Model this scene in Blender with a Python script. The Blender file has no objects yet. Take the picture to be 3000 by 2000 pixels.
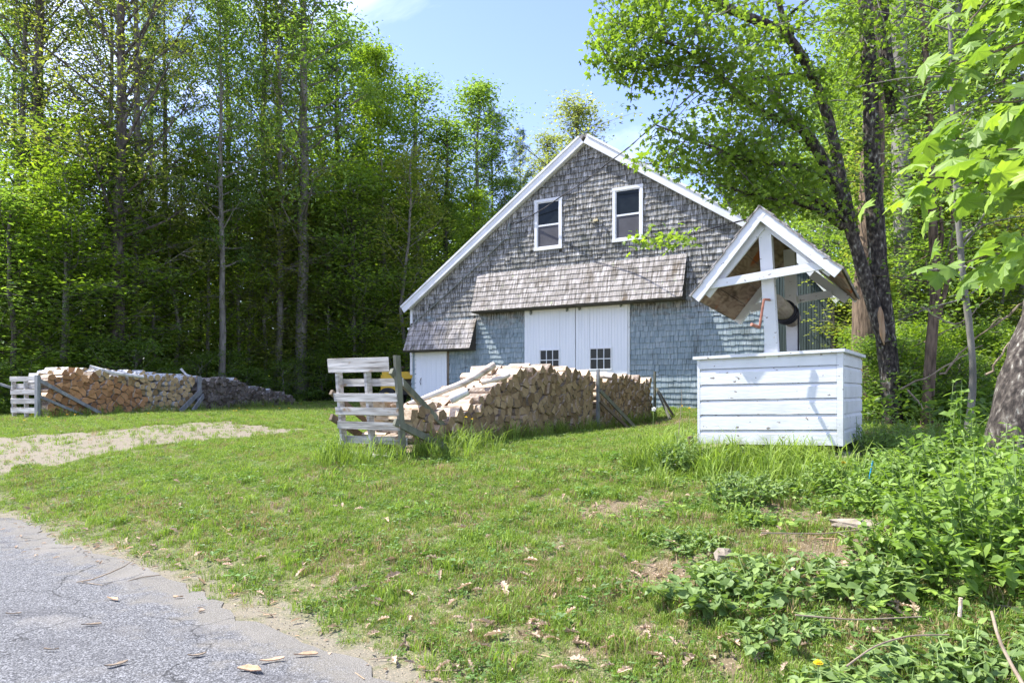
import bpy, math, random
import numpy as np
from mathutils import Vector, Matrix
random.seed(7)
RS = np.random.RandomState(11)
SC = bpy.context.scene
COL = SC.collection
R = math.radians

# ------------------------------------------------------------------ camera
F, CX, HY, CZ = 2100.0, 1500.0, 1150.0, 1.6       # focal length, centre and eye level in the photo's pixels, eye height in m
cam = bpy.data.objects.new('camera', bpy.data.cameras.new('camera'))
COL.objects.link(cam)
cam.location = (0, 0, CZ)
cam.rotation_euler = (R(90), 0, 0)
cam.data.sensor_width = 36
cam.data.lens = 36 * F / 3000
cam.data.shift_y = (HY - 1000) / 3000
cam.data.clip_end = 2000
SC.camera = cam
# ------------------------------------------------------------------ sky, sun, exposure
SUN_H = Vector((-0.975, 0.22)).normalized()
ELEV = R(57)
world = bpy.data.worlds.new('World')
SC.world = world
world.use_nodes = True
nt = world.node_tree
bg = nt.nodes['Background']
sky = nt.nodes.new('ShaderNodeTexSky')
sky.sky_type = 'NISHITA'
sky.sun_disc = False
sky.sun_elevation = ELEV
sky.sun_rotation = math.atan2(SUN_H.x, SUN_H.y)
sky.air_density = 1.0
sky.dust_density = 0.3
sky.ozone_density = 3.5
tc = nt.nodes.new('ShaderNodeTexCoord')
mp = nt.nodes.new('ShaderNodeMapping')
mp.inputs['Scale'].default_value = (1.2, 1.8, 3.2)
mp.inputs['Location'].default_value = (0.726, -3.167, -5.714)  # offset keeps the view mostly blue, the added bright clouds out of frame
mp.inputs['Rotation'].default_value = (0.1, 0.25, 0.3)
nz = nt.nodes.new('ShaderNodeTexNoise')
nz.inputs['Scale'].default_value = 1.7
nz.inputs['Detail'].default_value = 7
nz.inputs['Roughness'].default_value = 0.55
nz.inputs['Distortion'].default_value = 0.6
rp = nt.nodes.new('ShaderNodeValToRGB')
rp.color_ramp.elements[0].position = 0.46
rp.color_ramp.elements[0].color = (0, 0, 0, 1)
rp.color_ramp.elements[1].position = 0.90
rp.color_ramp.elements[1].color = (1, 1, 1, 1)
_e = rp.color_ramp.elements.new(0.66); _e.color = (0.06, 0.06, 0.06, 1)
mx = nt.nodes.new('ShaderNodeMixRGB')
mx.inputs['Color2'].default_value = (27, 25.5, 24, 1)  # clouds far brighter than the visible wisps, raised to lift the ambient fill
nt.links.new(tc.outputs['Generated'], mp.inputs['Vector'])
nt.links.new(mp.outputs[0], nz.inputs['Vector'])
nt.links.new(nz.outputs['Fac'], rp.inputs[0])
nt.links.new(rp.outputs[0], mx.inputs['Fac'])
tint = nt.nodes.new('ShaderNodeMixRGB'); tint.blend_type = 'MULTIPLY'; tint.inputs[0].default_value = 1
tint.inputs[2].default_value = (0.55, 0.475, 0.545, 1)
nt.links.new(sky.outputs[0], tint.inputs[1])
nt.links.new(tint.outputs[0], mx.inputs['Color1'])
nt.links.new(mx.outputs[0], bg.inputs['Color'])
bg.inputs['Strength'].default_value = 0.125
sun = bpy.data.objects.new('sun', bpy.data.lights.new('sun', 'SUN'))
COL.objects.link(sun)
sun.data.energy = 2.0
sun.data.angle = R(0.55)
sun.data.color = (1.0, 0.955, 0.88)
sd = Vector((SUN_H.x * math.cos(ELEV), SUN_H.y * math.cos(ELEV), math.sin(ELEV)))
sun.rotation_euler = sd.to_track_quat('Z', 'Y').to_euler()
sun.location = (-30, 10, 40)
vs = SC.view_settings
vs.view_transform = 'Standard'
vs.look = 'None'
vs.exposure = 2.5
vs.gamma = 1
vs.use_curve_mapping = False

# ------------------------------------------------------------------ materials
def ramp_set(rp, stops):
    e = rp.color_ramp.elements
    while len(e) < len(stops):
        e.new(0.5)
    for i, (p, c) in enumerate(stops):
        e[i].position = p
        e[i].color = (c[0], c[1], c[2], 1)

def mat(name, stops, scale=(4, 4, 4), detail=5, rough=0.8, bump=0.0, bscale=None, vmix=0.0, vstops=None,
        spec=0.3, dist=0.0, trans=None, objrand=0.0, metallic=0.0, mask=None, spots=None):
    """noise driven colour; vmix = how far the per-piece value 'v' darkens or lightens; vstops = a colour ramp of that value"""
    m = bpy.data.materials.new(name)
    m.use_nodes = True
    t = m.node_tree
    b = t.nodes['Principled BSDF']
    b.inputs['Roughness'].default_value = rough
    b.inputs['Specular IOR Level'].default_value = spec
    b.inputs['Metallic'].default_value = metallic
    N, L = t.nodes.new, t.links.new
    c = N('ShaderNodeTexCoord')
    mp = N('ShaderNodeMapping')
    mp.inputs['Scale'].default_value = scale
    L(c.outputs['Object'], mp.inputs[0])
    if objrand:
        oi = N('ShaderNodeObjectInfo')
        mm = N('ShaderNodeMath'); mm.operation = 'MULTIPLY'; mm.inputs[1].default_value = 37.0
        L(oi.outputs['Random'], mm.inputs[0])
        cb = N('ShaderNodeCombineXYZ')
        for k in range(3): L(mm.outputs[0], cb.inputs[k])
        L(cb.outputs[0], mp.inputs['Location'])
    n = N('ShaderNodeTexNoise')
    n.inputs['Scale'].default_value = 1
    n.inputs['Detail'].default_value = detail
    n.inputs['Distortion'].default_value = dist
    L(mp.outputs[0], n.inputs['Vector'])
    r = N('ShaderNodeValToRGB')
    ramp_set(r, stops)
    L(n.outputs['Fac'], r.inputs[0])
    out = r.outputs[0]
    at = N('ShaderNodeAttribute'); at.attribute_name = 'v'
    if vstops:
        vr = N('ShaderNodeValToRGB'); ramp_set(vr, vstops)
        L(at.outputs['Fac'], vr.inputs[0])
        mul = N('ShaderNodeMixRGB'); mul.blend_type = 'MULTIPLY'; mul.inputs[0].default_value = 1
        L(out, mul.inputs[1]); L(vr.outputs[0], mul.inputs[2]); out = mul.outputs[0]
    if vmix or objrand:
        src = at.outputs['Fac']
        amt = vmix
        if objrand:
            src = oi.outputs['Random']; amt = objrand
        mr = N('ShaderNodeMapRange')
        mr.inputs['To Min'].default_value = 1 - amt; mr.inputs['To Max'].default_value = 1 + amt
        L(src, mr.inputs[0])
        hs = N('ShaderNodeHueSaturation')
        L(mr.outputs[0], hs.inputs['Value']); L(out, hs.inputs['Color']); out = hs.outputs[0]
    if mask:                       # (attribute or (axis,lo,hi), colour, noise scale, strength)
        for (kind, colr, msc, st) in mask:
            r2 = N('ShaderNodeMapRange')
            if isinstance(kind, str):
                a2 = N('ShaderNodeAttribute'); a2.attribute_name = kind
                L(a2.outputs['Fac'], r2.inputs[0])
            else:
                sx = N('ShaderNodeSeparateXYZ'); L(c.outputs['Object'], sx.inputs[0])
                L(sx.outputs[kind[0]], r2.inputs[0])
                r2.inputs['From Min'].default_value = kind[1]; r2.inputs['From Max'].default_value = kind[2]
            n2 = N('ShaderNodeTexNoise'); n2.inputs['Detail'].default_value = 6
            mp2 = N('ShaderNodeMapping'); mp2.inputs['Scale'].default_value = msc
            L(c.outputs['Object'], mp2.inputs[0]); L(mp2.outputs[0], n2.inputs['Vector']); n2.inputs['Scale'].default_value = 1
            ad = N('ShaderNodeMath'); ad.operation = 'ADD'
            L(r2.outputs[0], ad.inputs[0]); L(n2.outputs['Fac'], ad.inputs[1])
            r3 = N('ShaderNodeMapRange'); r3.inputs['From Min'].default_value = 0.85; r3.inputs['From Max'].default_value = 1.1
            r3.inputs['To Max'].default_value = st
            L(ad.outputs[0], r3.inputs[0])
            m2 = N('ShaderNodeMixRGB'); L(r3.outputs[0], m2.inputs[0]); L(out, m2.inputs[1])
            m2.inputs[2].default_value = (*colr, 1)
            out = m2.outputs[0]
    if spots:                      # (colour, voronoi/noise scale, threshold lo, hi)
        for (colr, ssc, lo, hi) in spots:
            n3 = N('ShaderNodeTexNoise'); n3.inputs['Detail'].default_value = 4
            mp3 = N('ShaderNodeMapping'); mp3.inputs['Scale'].default_value = ssc
            L(c.outputs['Object'], mp3.inputs[0]); L(mp3.outputs[0], n3.inputs['Vector']); n3.inputs['Scale'].default_value = 1
            r4 = N('ShaderNodeMapRange'); r4.inputs['From Min'].default_value = lo; r4.inputs['From Max'].default_value = hi
            L(n3.outputs['Fac'], r4.inputs[0])
            m3 = N('ShaderNodeMixRGB'); L(r4.outputs[0], m3.inputs[0]); L(out, m3.inputs[1])
            m3.inputs[2].default_value = (*colr, 1)
            out = m3.outputs[0]
    L(out, b.inputs['Base Color'])
    if bump:
        n4 = N('ShaderNodeTexNoise'); n4.inputs['Detail'].default_value = 6
        mp4 = N('ShaderNodeMapping'); mp4.inputs['Scale'].default_value = bscale or scale
        L(c.outputs['Object'], mp4.inputs[0]); L(mp4.outputs[0], n4.inputs['Vector']); n4.inputs['Scale'].default_value = 1
        bp = N('ShaderNodeBump'); bp.inputs['Strength'].default_value = bump; bp.inputs['Distance'].default_value = 0.02
        L(n4.outputs['Fac'], bp.inputs['Height']); L(bp.outputs[0], b.inputs['Normal'])
    if trans:
        tr = N('ShaderNodeBsdfTranslucent')
        mt = N('ShaderNodeMixRGB'); mt.blend_type = 'MULTIPLY'; mt.inputs[0].default_value = 1
        L(out, mt.inputs[1]); mt.inputs[2].default_value = (*trans[1], 1)
        L(mt.outputs[0], tr.inputs['Color'])
        ms = N('ShaderNodeMixShader'); ms.inputs[0].default_value = trans[0]
        L(b.outputs[0], ms.inputs[1]); L(tr.outputs[0], ms.inputs[2])
        L(ms.outputs[0], t.nodes['Material Output'].inputs['Surface'])
    return m

def leafmat(name, dark, light, objr=0.0, tr=(0.48, (2.0, 2.0, 0.9)), vr=None):
    return mat(name, [(0.3, dark), (0.7, light)], scale=(1.1, 1.1, 1.1), detail=2, rough=0.5, spec=0.35,
               vstops=vr or [(0.0, (0.6, 0.62, 0.55)), (0.5, (0.95, 0.95, 0.9)), (1.0, (1.5, 1.35, 1.0))], trans=tr, objrand=objr)

M = {}
M['ground'] = mat('lawn_soil', [(0.3, (0.055, 0.065, 0.022)), (0.5, (0.10, 0.115, 0.04)), (0.7, (0.20, 0.17, 0.09))], scale=(38, 38, 38), rough=0.95, bump=0.6, bscale=(30, 30, 30),
    mask=[('dirt', (0.20, 0.172, 0.135), (4, 4, 4), 0.85), ('bare', (0.14, 0.10, 0.065), (7, 7, 7), 0.8), ('sand', (0.19, 0.168, 0.13), (7, 7, 7), 0.85), ('wood', (0.10, 0.10, 0.045), (3, 3, 3), 1.0)],
    spots=[((0.36, 0.29, 0.20), (90, 90, 90), 0.58, 0.66), ((0.07, 0.06, 0.045), (70, 70, 70), 0.62, 0.70)])
M['lead'] = mat('asphalt', [(0.30, (0.035, 0.036, 0.039)), (0.5, (0.115, 0.117, 0.122)), (0.66, (0.30, 0.303, 0.31))], scale=(95, 95, 95), detail=4, rough=0.85, bump=0.7, bscale=(120, 120, 120),
    mask=[('sand', (0.20, 0.185, 0.155), (5, 5, 5), 0.75)], spots=[((0.24, 0.225, 0.20), (1.3, 1.3, 1.3), 0.55, 0.8), ((0.075, 0.075, 0.08), (0.9, 1.4, 1), 0.56, 0.75), ((0.045, 0.042, 0.04), (34, 34, 34), 0.70, 0.74)])
M['grass'] = mat('grass_blade', [(0.3, (0.17, 0.25, 0.045)), (0.7, (0.26, 0.35, 0.07))], scale=(0.5, 0.5, 0.5), rough=0.55, objrand=0.3, trans=(0.35, (1.4, 1.5, 0.7)))
M['grassdry'] = mat('dry_grass', [(0.3, (0.30, 0.22, 0.10)), (0.7, (0.46, 0.36, 0.2))], rough=0.7, objrand=0.3, trans=(0.3, (1.1, 1.1, 0.9)))
M['clover'] = mat('clover_leaf', [(0.3, (0.075, 0.15, 0.035)), (0.7, (0.14, 0.24, 0.05))], scale=(2, 2, 2), rough=0.5, objrand=0.35, trans=(0.3, (1.4, 1.5, 0.7)))
M['l_dark'] = leafmat('leaf_deep_green', (0.075, 0.135, 0.035), (0.115, 0.19, 0.05))
M['l_mid'] = leafmat('leaf_mid_green', (0.12, 0.20, 0.047), (0.175, 0.275, 0.065))
M['l_bright'] = leafmat('leaf_spring_green', (0.15, 0.24, 0.035), (0.21, 0.31, 0.05), tr=(0.5, (1.7, 1.75, 0.6)))
M['l_olive'] = leafmat('leaf_budding_olive', (0.15, 0.19, 0.045), (0.21, 0.255, 0.07))
M['l_gold'] = leafmat('leaf_budding_gold', (0.17, 0.21, 0.09), (0.24, 0.28, 0.13))
M['l_pine'] = leafmat('pine_needles', (0.05, 0.11, 0.055), (0.085, 0.155, 0.08), tr=(0.15, (1.3, 1.4, 0.9)))
M['l_near'] = leafmat('leaf_near_maple', (0.17, 0.28, 0.06), (0.23, 0.35, 0.08), tr=(0.45, (1.35, 1.4, 0.5)))
M['l_tree'] = leafmat('leaf_well_tree', (0.13, 0.215, 0.04), (0.18, 0.27, 0.055), tr=(0.5, (1.6, 1.65, 0.6)))
M['l_bush'] = leafmat('leaf_bush', (0.15, 0.25, 0.05), (0.22, 0.34, 0.075), tr=(0.35, (1.4, 1.5, 0.7)))
M['l_ivy'] = leafmat('leaf_ivy', (0.14, 0.225, 0.07), (0.21, 0.31, 0.10), tr=(0.3, (1.4, 1.5, 0.7)))
M['bark'] = mat('bark_dark', [(0.35, (0.045, 0.038, 0.032)), (0.6, (0.12, 0.105, 0.09)), (0.75, (0.26, 0.25, 0.22))], scale=(9, 9, 3), rough=0.95, bump=1.0, bscale=(22, 22, 6))
M['barkg'] = mat('bark_grey', [(0.3, (0.10, 0.095, 0.08)), (0.7, (0.24, 0.23, 0.20))], scale=(9, 9, 2), rough=0.95, bump=0.6, bscale=(22, 22, 6))
M['barkp'] = mat('bark_pale', [(0.3, (0.17, 0.165, 0.15)), (0.6, (0.33, 0.32, 0.29)), (0.75, (0.12, 0.11, 0.1))], scale=(5, 5, 9), rough=0.9, bump=0.3)
M['barkflaky'] = mat('bark_flaky_lichen', [(0.38, (0.025, 0.021, 0.018)), (0.52, (0.065, 0.054, 0.045)), (0.62, (0.13, 0.115, 0.095)), (0.73, (0.40, 0.40, 0.34))], scale=(24, 24, 12), detail=6, dist=0.15, rough=0.95, bump=1.0, bscale=(34, 34, 14))
M['barkbrown'] = mat('bark_brown', [(0.35, (0.06, 0.042, 0.03)), (0.62, (0.20, 0.145, 0.10))], scale=(22, 22, 4), rough=0.95, bump=1.0, bscale=(40, 40, 6))
M['heart'] = mat('bare_heartwood', [(0.3, (0.28, 0.17, 0.09)), (0.7, (0.45, 0.31, 0.19))], scale=(20, 20, 3), rough=0.8)
shv = [(0.0, (0.52, 0.53, 0.52)), (0.35, (0.85, 0.85, 0.85)), (0.75, (1.05, 1.04, 1.02)), (1.0, (1.35, 1.33, 1.33))]
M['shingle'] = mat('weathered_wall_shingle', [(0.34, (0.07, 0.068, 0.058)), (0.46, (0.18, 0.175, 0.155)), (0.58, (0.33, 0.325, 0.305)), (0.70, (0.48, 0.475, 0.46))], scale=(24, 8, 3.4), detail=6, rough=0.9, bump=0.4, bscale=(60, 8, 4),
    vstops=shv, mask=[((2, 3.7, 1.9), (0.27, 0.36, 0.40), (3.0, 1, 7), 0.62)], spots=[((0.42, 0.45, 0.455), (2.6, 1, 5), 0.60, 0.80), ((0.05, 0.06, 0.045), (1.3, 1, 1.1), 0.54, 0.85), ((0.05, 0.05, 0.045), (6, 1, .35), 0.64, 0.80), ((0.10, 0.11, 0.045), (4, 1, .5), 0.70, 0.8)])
M['roofsh'] = mat('awning_cedar_shingle', [(0.35, (0.13, 0.12, 0.105)), (0.5, (0.29, 0.275, 0.26)), (0.66, (0.44, 0.425, 0.415))], scale=(22, 3, 2.6), detail=6, rough=0.9, bump=0.3, bscale=(60, 8, 4),
    vstops=[(0.0, (0.7, 0.68, 0.64)), (1.0, (1.15, 1.12, 1.1))], spots=[((0.10, 0.075, 0.045), (3.2, 3, 0.45), 0.58, 0.75), ((0.33, 0.36, 0.24), (9, 9, 9), 0.66, 0.72)])
M['white'] = mat('white_paint', [(0.3, (0.64, 0.65, 0.65)), (0.7, (0.74, 0.75, 0.75))], scale=(3, 3, 3), rough=0.5, bump=0.08, bscale=(30, 30, 8), spots=[((0.40, 0.39, 0.36), (5, 5, 12), 0.72, 0.78)])
M['whiteold'] = mat('peeling_white_paint', [(0.3, (0.60, 0.61, 0.60)), (0.7, (0.71, 0.72, 0.715))], mask=[((2, .22, -.12), (0.34, 0.33, 0.26), (7, 7, 5), .6)], scale=(3, 3, 3), rough=0.55, bump=0.15, bscale=(8, 8, 40),
    spots=[((0.22, 0.19, 0.16), (13, 13, 24), 0.685, 0.70), ((0.55, 0.35, 0.15), (7, 7, 3), 0.77, 0.80), ((0.42, 0.44, 0.38), (2.2, 2.2, 2.2), 0.60, 0.9)])
M['doorwhite'] = mat('door_white', [(0.35, (0.70, 0.72, 0.74)), (0.65, (0.78, 0.79, 0.80))], scale=(20, 20, 0.6), rough=0.5, bump=0.05)
M['glass'] = mat('window_glass', [(0.3, (0.012, 0.016, 0.018)), (0.7, (0.02, 0.026, 0.028))], rough=0.03, spec=0.16)
M['screen'] = mat('insect_screen', [(0.3, (0.06, 0.06, 0.068)), (0.7, (0.09, 0.09, 0.10))], scale=(2, 2, 2), rough=0.7)
M['dark'] = mat('dark_timber', [(0.3, (0.05, 0.045, 0.04)), (0.7, (0.10, 0.09, 0.075))], rough=0.9)  # one plain dark brown tone
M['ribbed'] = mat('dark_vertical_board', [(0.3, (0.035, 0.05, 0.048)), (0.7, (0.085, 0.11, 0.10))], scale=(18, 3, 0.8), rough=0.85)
M['brownwood'] = mat('bare_brown_trim', [(0.3, (0.12, 0.09, 0.06)), (0.7, (0.2, 0.16, 0.12))], scale=(9, 9, 2), rough=0.9)
M['pallet'] = mat('weathered_pallet_wood', [(0.3, (0.20, 0.18, 0.155)), (0.5, (0.46, 0.44, 0.41)), (0.68, (0.64, 0.62, 0.59))], scale=(2.0, 9, 22), detail=6, rough=0.85, bump=0.3, bscale=(3, 20, 60), vmix=0.12,
    spots=[((0.30, 0.21, 0.13), (5, 5, 9), 0.63, 0.74)])
M['post'] = mat('grey_green_timber', [(0.3, (0.10, 0.105, 0.08)), (0.7, (0.22, 0.22, 0.17))], scale=(8, 8, 3), rough=0.9, bump=0.3)
M['postgrey'] = mat('grey_timber', [(0.3, (0.15, 0.16, 0.165)), (0.7, (0.30, 0.31, 0.31))], scale=(8, 8, 3), rough=0.9, bump=0.3)
def endm(nm, a, b_, c=None):
    return mat(nm, [(0.25, a), (0.75, b_)], scale=(14, 14, 14), detail=5, rough=0.9, bump=0.4, bscale=(40, 40, 40), vstops=[(0, (0.55, 0.5, 0.45)), (0.5, (0.95, 0.92, 0.88)), (1, (1.3, 1.28, 1.25))],
               spots=[((a[0] * .35, a[1] * .33, a[2] * .3), (24, 24, 24), 0.66, 0.72)])
M['end_tan'] = endm('cut_end_tan', (0.22, 0.155, 0.095), (0.38, 0.28, 0.18))
M['end_orange'] = endm('cut_end_orange', (0.30, 0.155, 0.07), (0.46, 0.27, 0.135))
M['end_yellow'] = endm('cut_end_yellow', (0.33, 0.24, 0.12), (0.50, 0.39, 0.22))
M['end_grey'] = endm('cut_end_grey', (0.085, 0.075, 0.065), (0.19, 0.17, 0.15))
M['split'] = mat('split_wood_side', [(0.3, (0.40, 0.29, 0.19)), (0.5, (0.58, 0.46, 0.34)), (0.7, (0.70, 0.60, 0.48))], scale=(5, 24, 24), rough=0.85, bump=0.5, bscale=(6, 40, 40), vmix=0.15)
M['logbark'] = mat('log_bark', [(0.3, (0.10, 0.07, 0.05)), (0.5, (0.30, 0.24, 0.19)), (0.7, (0.48, 0.44, 0.38))], scale=(9, 22, 22), rough=0.95, bump=0.9, bscale=(12, 34, 34), vmix=0.2)
M['splitgrey'] = mat('old_wood_side', [(0.3, (0.12, 0.105, 0.09)), (0.7, (0.30, 0.28, 0.25))], scale=(5, 24, 24), rough=0.9, bump=0.5, vmix=0.2)
M['birch'] = mat('birch_bark', [(0.3, (0.30, 0.20, 0.14)), (0.45, (0.62, 0.52, 0.43)), (0.7, (0.76, 0.70, 0.62))], scale=(3, 3, 12), rough=0.7, bump=0.3, bscale=(6, 6, 24))
M['birchw'] = mat('white_birch_bark', [(0.3, (0.33, 0.31, 0.29)), (0.5, (0.60, 0.59, 0.56)), (0.75, (0.75, 0.74, 0.72))], scale=(14, 5, 5), rough=0.7, bump=0.3)
M['roofboard'] = mat('stained_roof_board', [(0.3, (0.13, 0.085, 0.055)), (0.5, (0.27, 0.19, 0.13)), (0.7, (0.38, 0.30, 0.22))], scale=(9, 2.5, 9), dist=1.6, rough=0.85, bump=0.2, spots=[((0.34, 0.10, 0.03), (3, 3, 3), 0.62, 0.70), ((0.07, 0.045, 0.03), (4.5, 2, 4.5), 0.60, 0.68)])
M['drum'] = mat('old_drum_wood', [(0.3, (0.22, 0.18, 0.13)), (0.7, (0.42, 0.36, 0.27))], scale=(20, 3, 20), rough=0.85, bump=0.3, spots=[((0.14, 0.17, 0.07), (5, 3, 5), 0.55, 0.75)])
M['black'] = mat('black_rope', [(0.3, (0.012, 0.013, 0.016)), (0.7, (0.025, 0.026, 0.032))], rough=0.6)
M['cable'] = mat('black_cable', [(0.3, (0.03, 0.03, 0.033)), (0.7, (0.07, 0.07, 0.075))], rough=0.6)
M['copper'] = mat('rusty_red_iron', [(0.3, (0.26, 0.10, 0.065)), (0.7, (0.42, 0.19, 0.13))], scale=(20, 20, 20), rough=0.6)
M['metal'] = mat('galvanised_bracket', [(0.3, (0.13, 0.15, 0.13)), (0.7, (0.26, 0.28, 0.25))], scale=(20, 20, 20), rough=0.6, metallic=0.3)
M['stone'] = mat('grey_stone', [(0.3, (0.11, 0.105, 0.095)), (0.7, (0.26, 0.25, 0.23))], scale=(8, 8, 8), rough=0.95, bump=0.7, bscale=(22, 22, 22), spots=[((0.12, 0.15, 0.06), (6, 6, 6), 0.6, 0.72)])
M['pebble'] = mat('pale_pebble', [(0.3, (0.26, 0.23, 0.18)), (0.7, (0.42, 0.38, 0.32))], scale=(8, 8, 8), rough=0.95, objrand=0.3)
M['slab'] = mat('concrete_slab', [(0.3, (0.16, 0.135, 0.105)), (0.7, (0.33, 0.28, 0.22))], scale=(10, 10, 10), rough=0.95, bump=0.6, bscale=(30, 30, 30))
M['yellow'] = mat('faded_yellow_paint', [(0.3, (0.55, 0.33, 0.02)), (0.7, (0.70, 0.45, 0.04))], scale=(5, 5, 5), rough=0.5, spots=[((0.2, 0.10, 0.03), (8, 8, 8), 0.66, 0.72)])
M['red'] = mat('faded_red_paint', [(0.3, (0.45, 0.06, 0.08)), (0.7, (0.60, 0.11, 0.13))], rough=0.5)
M['rubber'] = mat('tyre_rubber', [(0.3, (0.02, 0.02, 0.02)), (0.7, (0.04, 0.04, 0.042))], rough=0.8)
M['tan'] = mat('cream_lamp', [(0.3, (0.62, 0.52, 0.30)), (0.7, (0.75, 0.66, 0.42))], rough=0.5)
M['deadleaf'] = mat('dead_leaf', [(0.3, (0.34, 0.235, 0.16)), (0.7, (0.58, 0.46, 0.34))], scale=(14, 14, 14), rough=0.8, objrand=0.35, trans=(0.2, (1.2, 1.1, 0.9)))
M['twig'] = mat('dry_twig', [(0.3, (0.16, 0.12, 0.085)), (0.7, (0.36, 0.29, 0.21))], scale=(12, 12, 12), rough=0.9)
M['strip'] = mat('bark_strip', [(0.3, (0.34, 0.21, 0.12)), (0.7, (0.55, 0.38, 0.24))], scale=(4, 30, 30), rough=0.85, objrand=0.25)
M['flower'] = mat('dandelion_yellow', [(0.3, (0.75, 0.50, 0.01)), (0.7, (0.85, 0.65, 0.02))], rough=0.6)
M['puff'] = mat('dandelion_seed', [(0.3, (0.7, 0.7, 0.68)), (0.7, (0.8, 0.8, 0.78))], rough=0.9)
M['stem'] = mat('green_stem', [(0.3, (0.12, 0.19, 0.05)), (0.7, (0.22, 0.30, 0.10))], rough=0.6)
M['blue'] = mat('blue_plastic', [(0.3, (0.01, 0.22, 0.45)), (0.7, (0.02, 0.30, 0.55))], rough=0.4)
M['foundation'] = mat('pale_block', [(0.3, (0.42, 0.41, 0.38)), (0.7, (0.60, 0.58, 0.54))], scale=(9, 9, 9), rough=0.9, bump=0.4)

# ------------------------------------------------------------------ mesh helpers
class MB:
    def __init__(s):
        s.V = []; s.n = 0; s.L = []; s.C = []; s.A = []; s.MI = []
    def add(s, V, faces, v=0.5, mi=0):
        V = np.asarray(V, float).reshape(-1, 3)
        if isinstance(faces, np.ndarray):
            s.L.append((faces + s.n).ravel()); s.C.append(np.full(len(faces), faces.shape[1])); nf = len(faces)
        else:
            s.L.append(np.concatenate([np.asarray(f) for f in faces]) + s.n); s.C.append(np.array([len(f) for f in faces])); nf = len(faces)
        s.V.append(V); s.n += len(V)
        s.A.append(np.full(len(V), v) if np.isscalar(v) else np.asarray(v, float))
        s.MI.append(np.full(nf, mi) if np.isscalar(mi) else np.asarray(mi))
        return s
    def merge(s, o):
        off = s.n
        s.V += o.V; s.A += o.A; s.C += o.C; s.MI += o.MI; s.L += [l + off for l in o.L]; s.n += o.n
    def mesh(s, name, mats, smooth=False, origin=None):
        V = np.concatenate(s.V)
        if origin is not None: V = V - np.asarray(origin)
        L = np.concatenate(s.L).astype(np.int32); C = np.concatenate(s.C).astype(np.int32)
        me = bpy.data.meshes.new(name)
        me.vertices.add(len(V)); me.vertices.foreach_set('co', V.astype(np.float32).ravel())
        me.loops.add(len(L)); me.loops.foreach_set('vertex_index', L)
        me.polygons.add(len(C))
        st = np.zeros(len(C), np.int32); st[1:] = np.cumsum(C)[:-1]
        me.polygons.foreach_set('loop_start', st); me.polygons.foreach_set('loop_total', C)
        me.polygons.foreach_set('material_index', np.concatenate(s.MI).astype(np.int32))
        me.polygons.foreach_set('use_smooth', np.full(len(C), bool(smooth)))
        a = me.attributes.new('v', 'FLOAT', 'POINT'); a.data.foreach_set('value', np.concatenate(s.A).astype(np.float32))
        for m in (mats if isinstance(mats, (list, tuple)) else [mats]): me.materials.append(m)
        me.update(calc_edges=True); me.validate()
        return me

def link(name, me, parent=None, label=None, cat=None, group=None, kind=None, loc=None, rotz=None):
    o = bpy.data.objects.new(name, me); COL.objects.link(o)
    if parent: o.parent = parent
    if loc is not None: o.location = loc
    if rotz is not None: o.rotation_euler = (0, 0, rotz)
    if label: o['label'] = label
    if cat: o['category'] = cat
    if group: o['group'] = group
    if kind: o['kind'] = kind
    return o
def root(name, loc, label, cat, rotz=0, group=None):
    o = link(name, None, None, label, cat, group, loc=loc, rotz=rotz); o.empty_display_size = 0.2
    return o

BOXF = np.array([(0, 3, 2, 1), (4, 5, 6, 7), (0, 1, 5, 4), (1, 2, 6, 5), (2, 3, 7, 6), (3, 0, 4, 7)])
def box(mb, x0, x1, y0, y1, z0, z1, v=0.5, mi=0, j=0.0):
    V = np.array([(x0, y0, z0), (x1, y0, z0), (x1, y1, z0), (x0, y1, z0), (x0, y0, z1), (x1, y0, z1), (x1, y1, z1), (x0, y1, z1)], float)
    if j: V += RS.uniform(-j, j, V.shape)
    return mb.add(V, BOXF, v, mi)
def beam(mb, p, q, w, h, up=(0, 0, 1), v=0.5, mi=0):
    """bar from p to q, w wide across, h tall along up"""
    p, q = Vector(p), Vector(q)
    d = (q - p).normalized(); s = d.cross(Vector(up)).normalized(); u = s.cross(d)
    V = []
    for e in (p, q):
        for (a, b) in ((-1, -1), (1, -1), (1, 1), (-1, 1)): V.append(e + s * (a * w / 2) + u * (b * h / 2))
    return mb.add([tuple(x) for x in V], BOXF, v, mi)
def prism(mb, poly, f0, f1, v=0.5, mi=0, mi_end=None):
    """poly 2D list; f0,f1 map a 2D point to a 3D point on the two faces"""
    n = len(poly)
    V = [f0(p) for p in poly] + [f1(p) for p in poly]
    faces = [list(range(n)), list(range(2 * n - 1, n - 1, -1))] + [[(i + 1) % n, i, n + i, n + (i + 1) % n] for i in range(n)]
    if isinstance(mi, (list, tuple)): mis = mi
    else: mis = [mi if mi_end is None else mi_end] * 2 + [mi] * n
    return mb.add(V, faces, v, mis)
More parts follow.
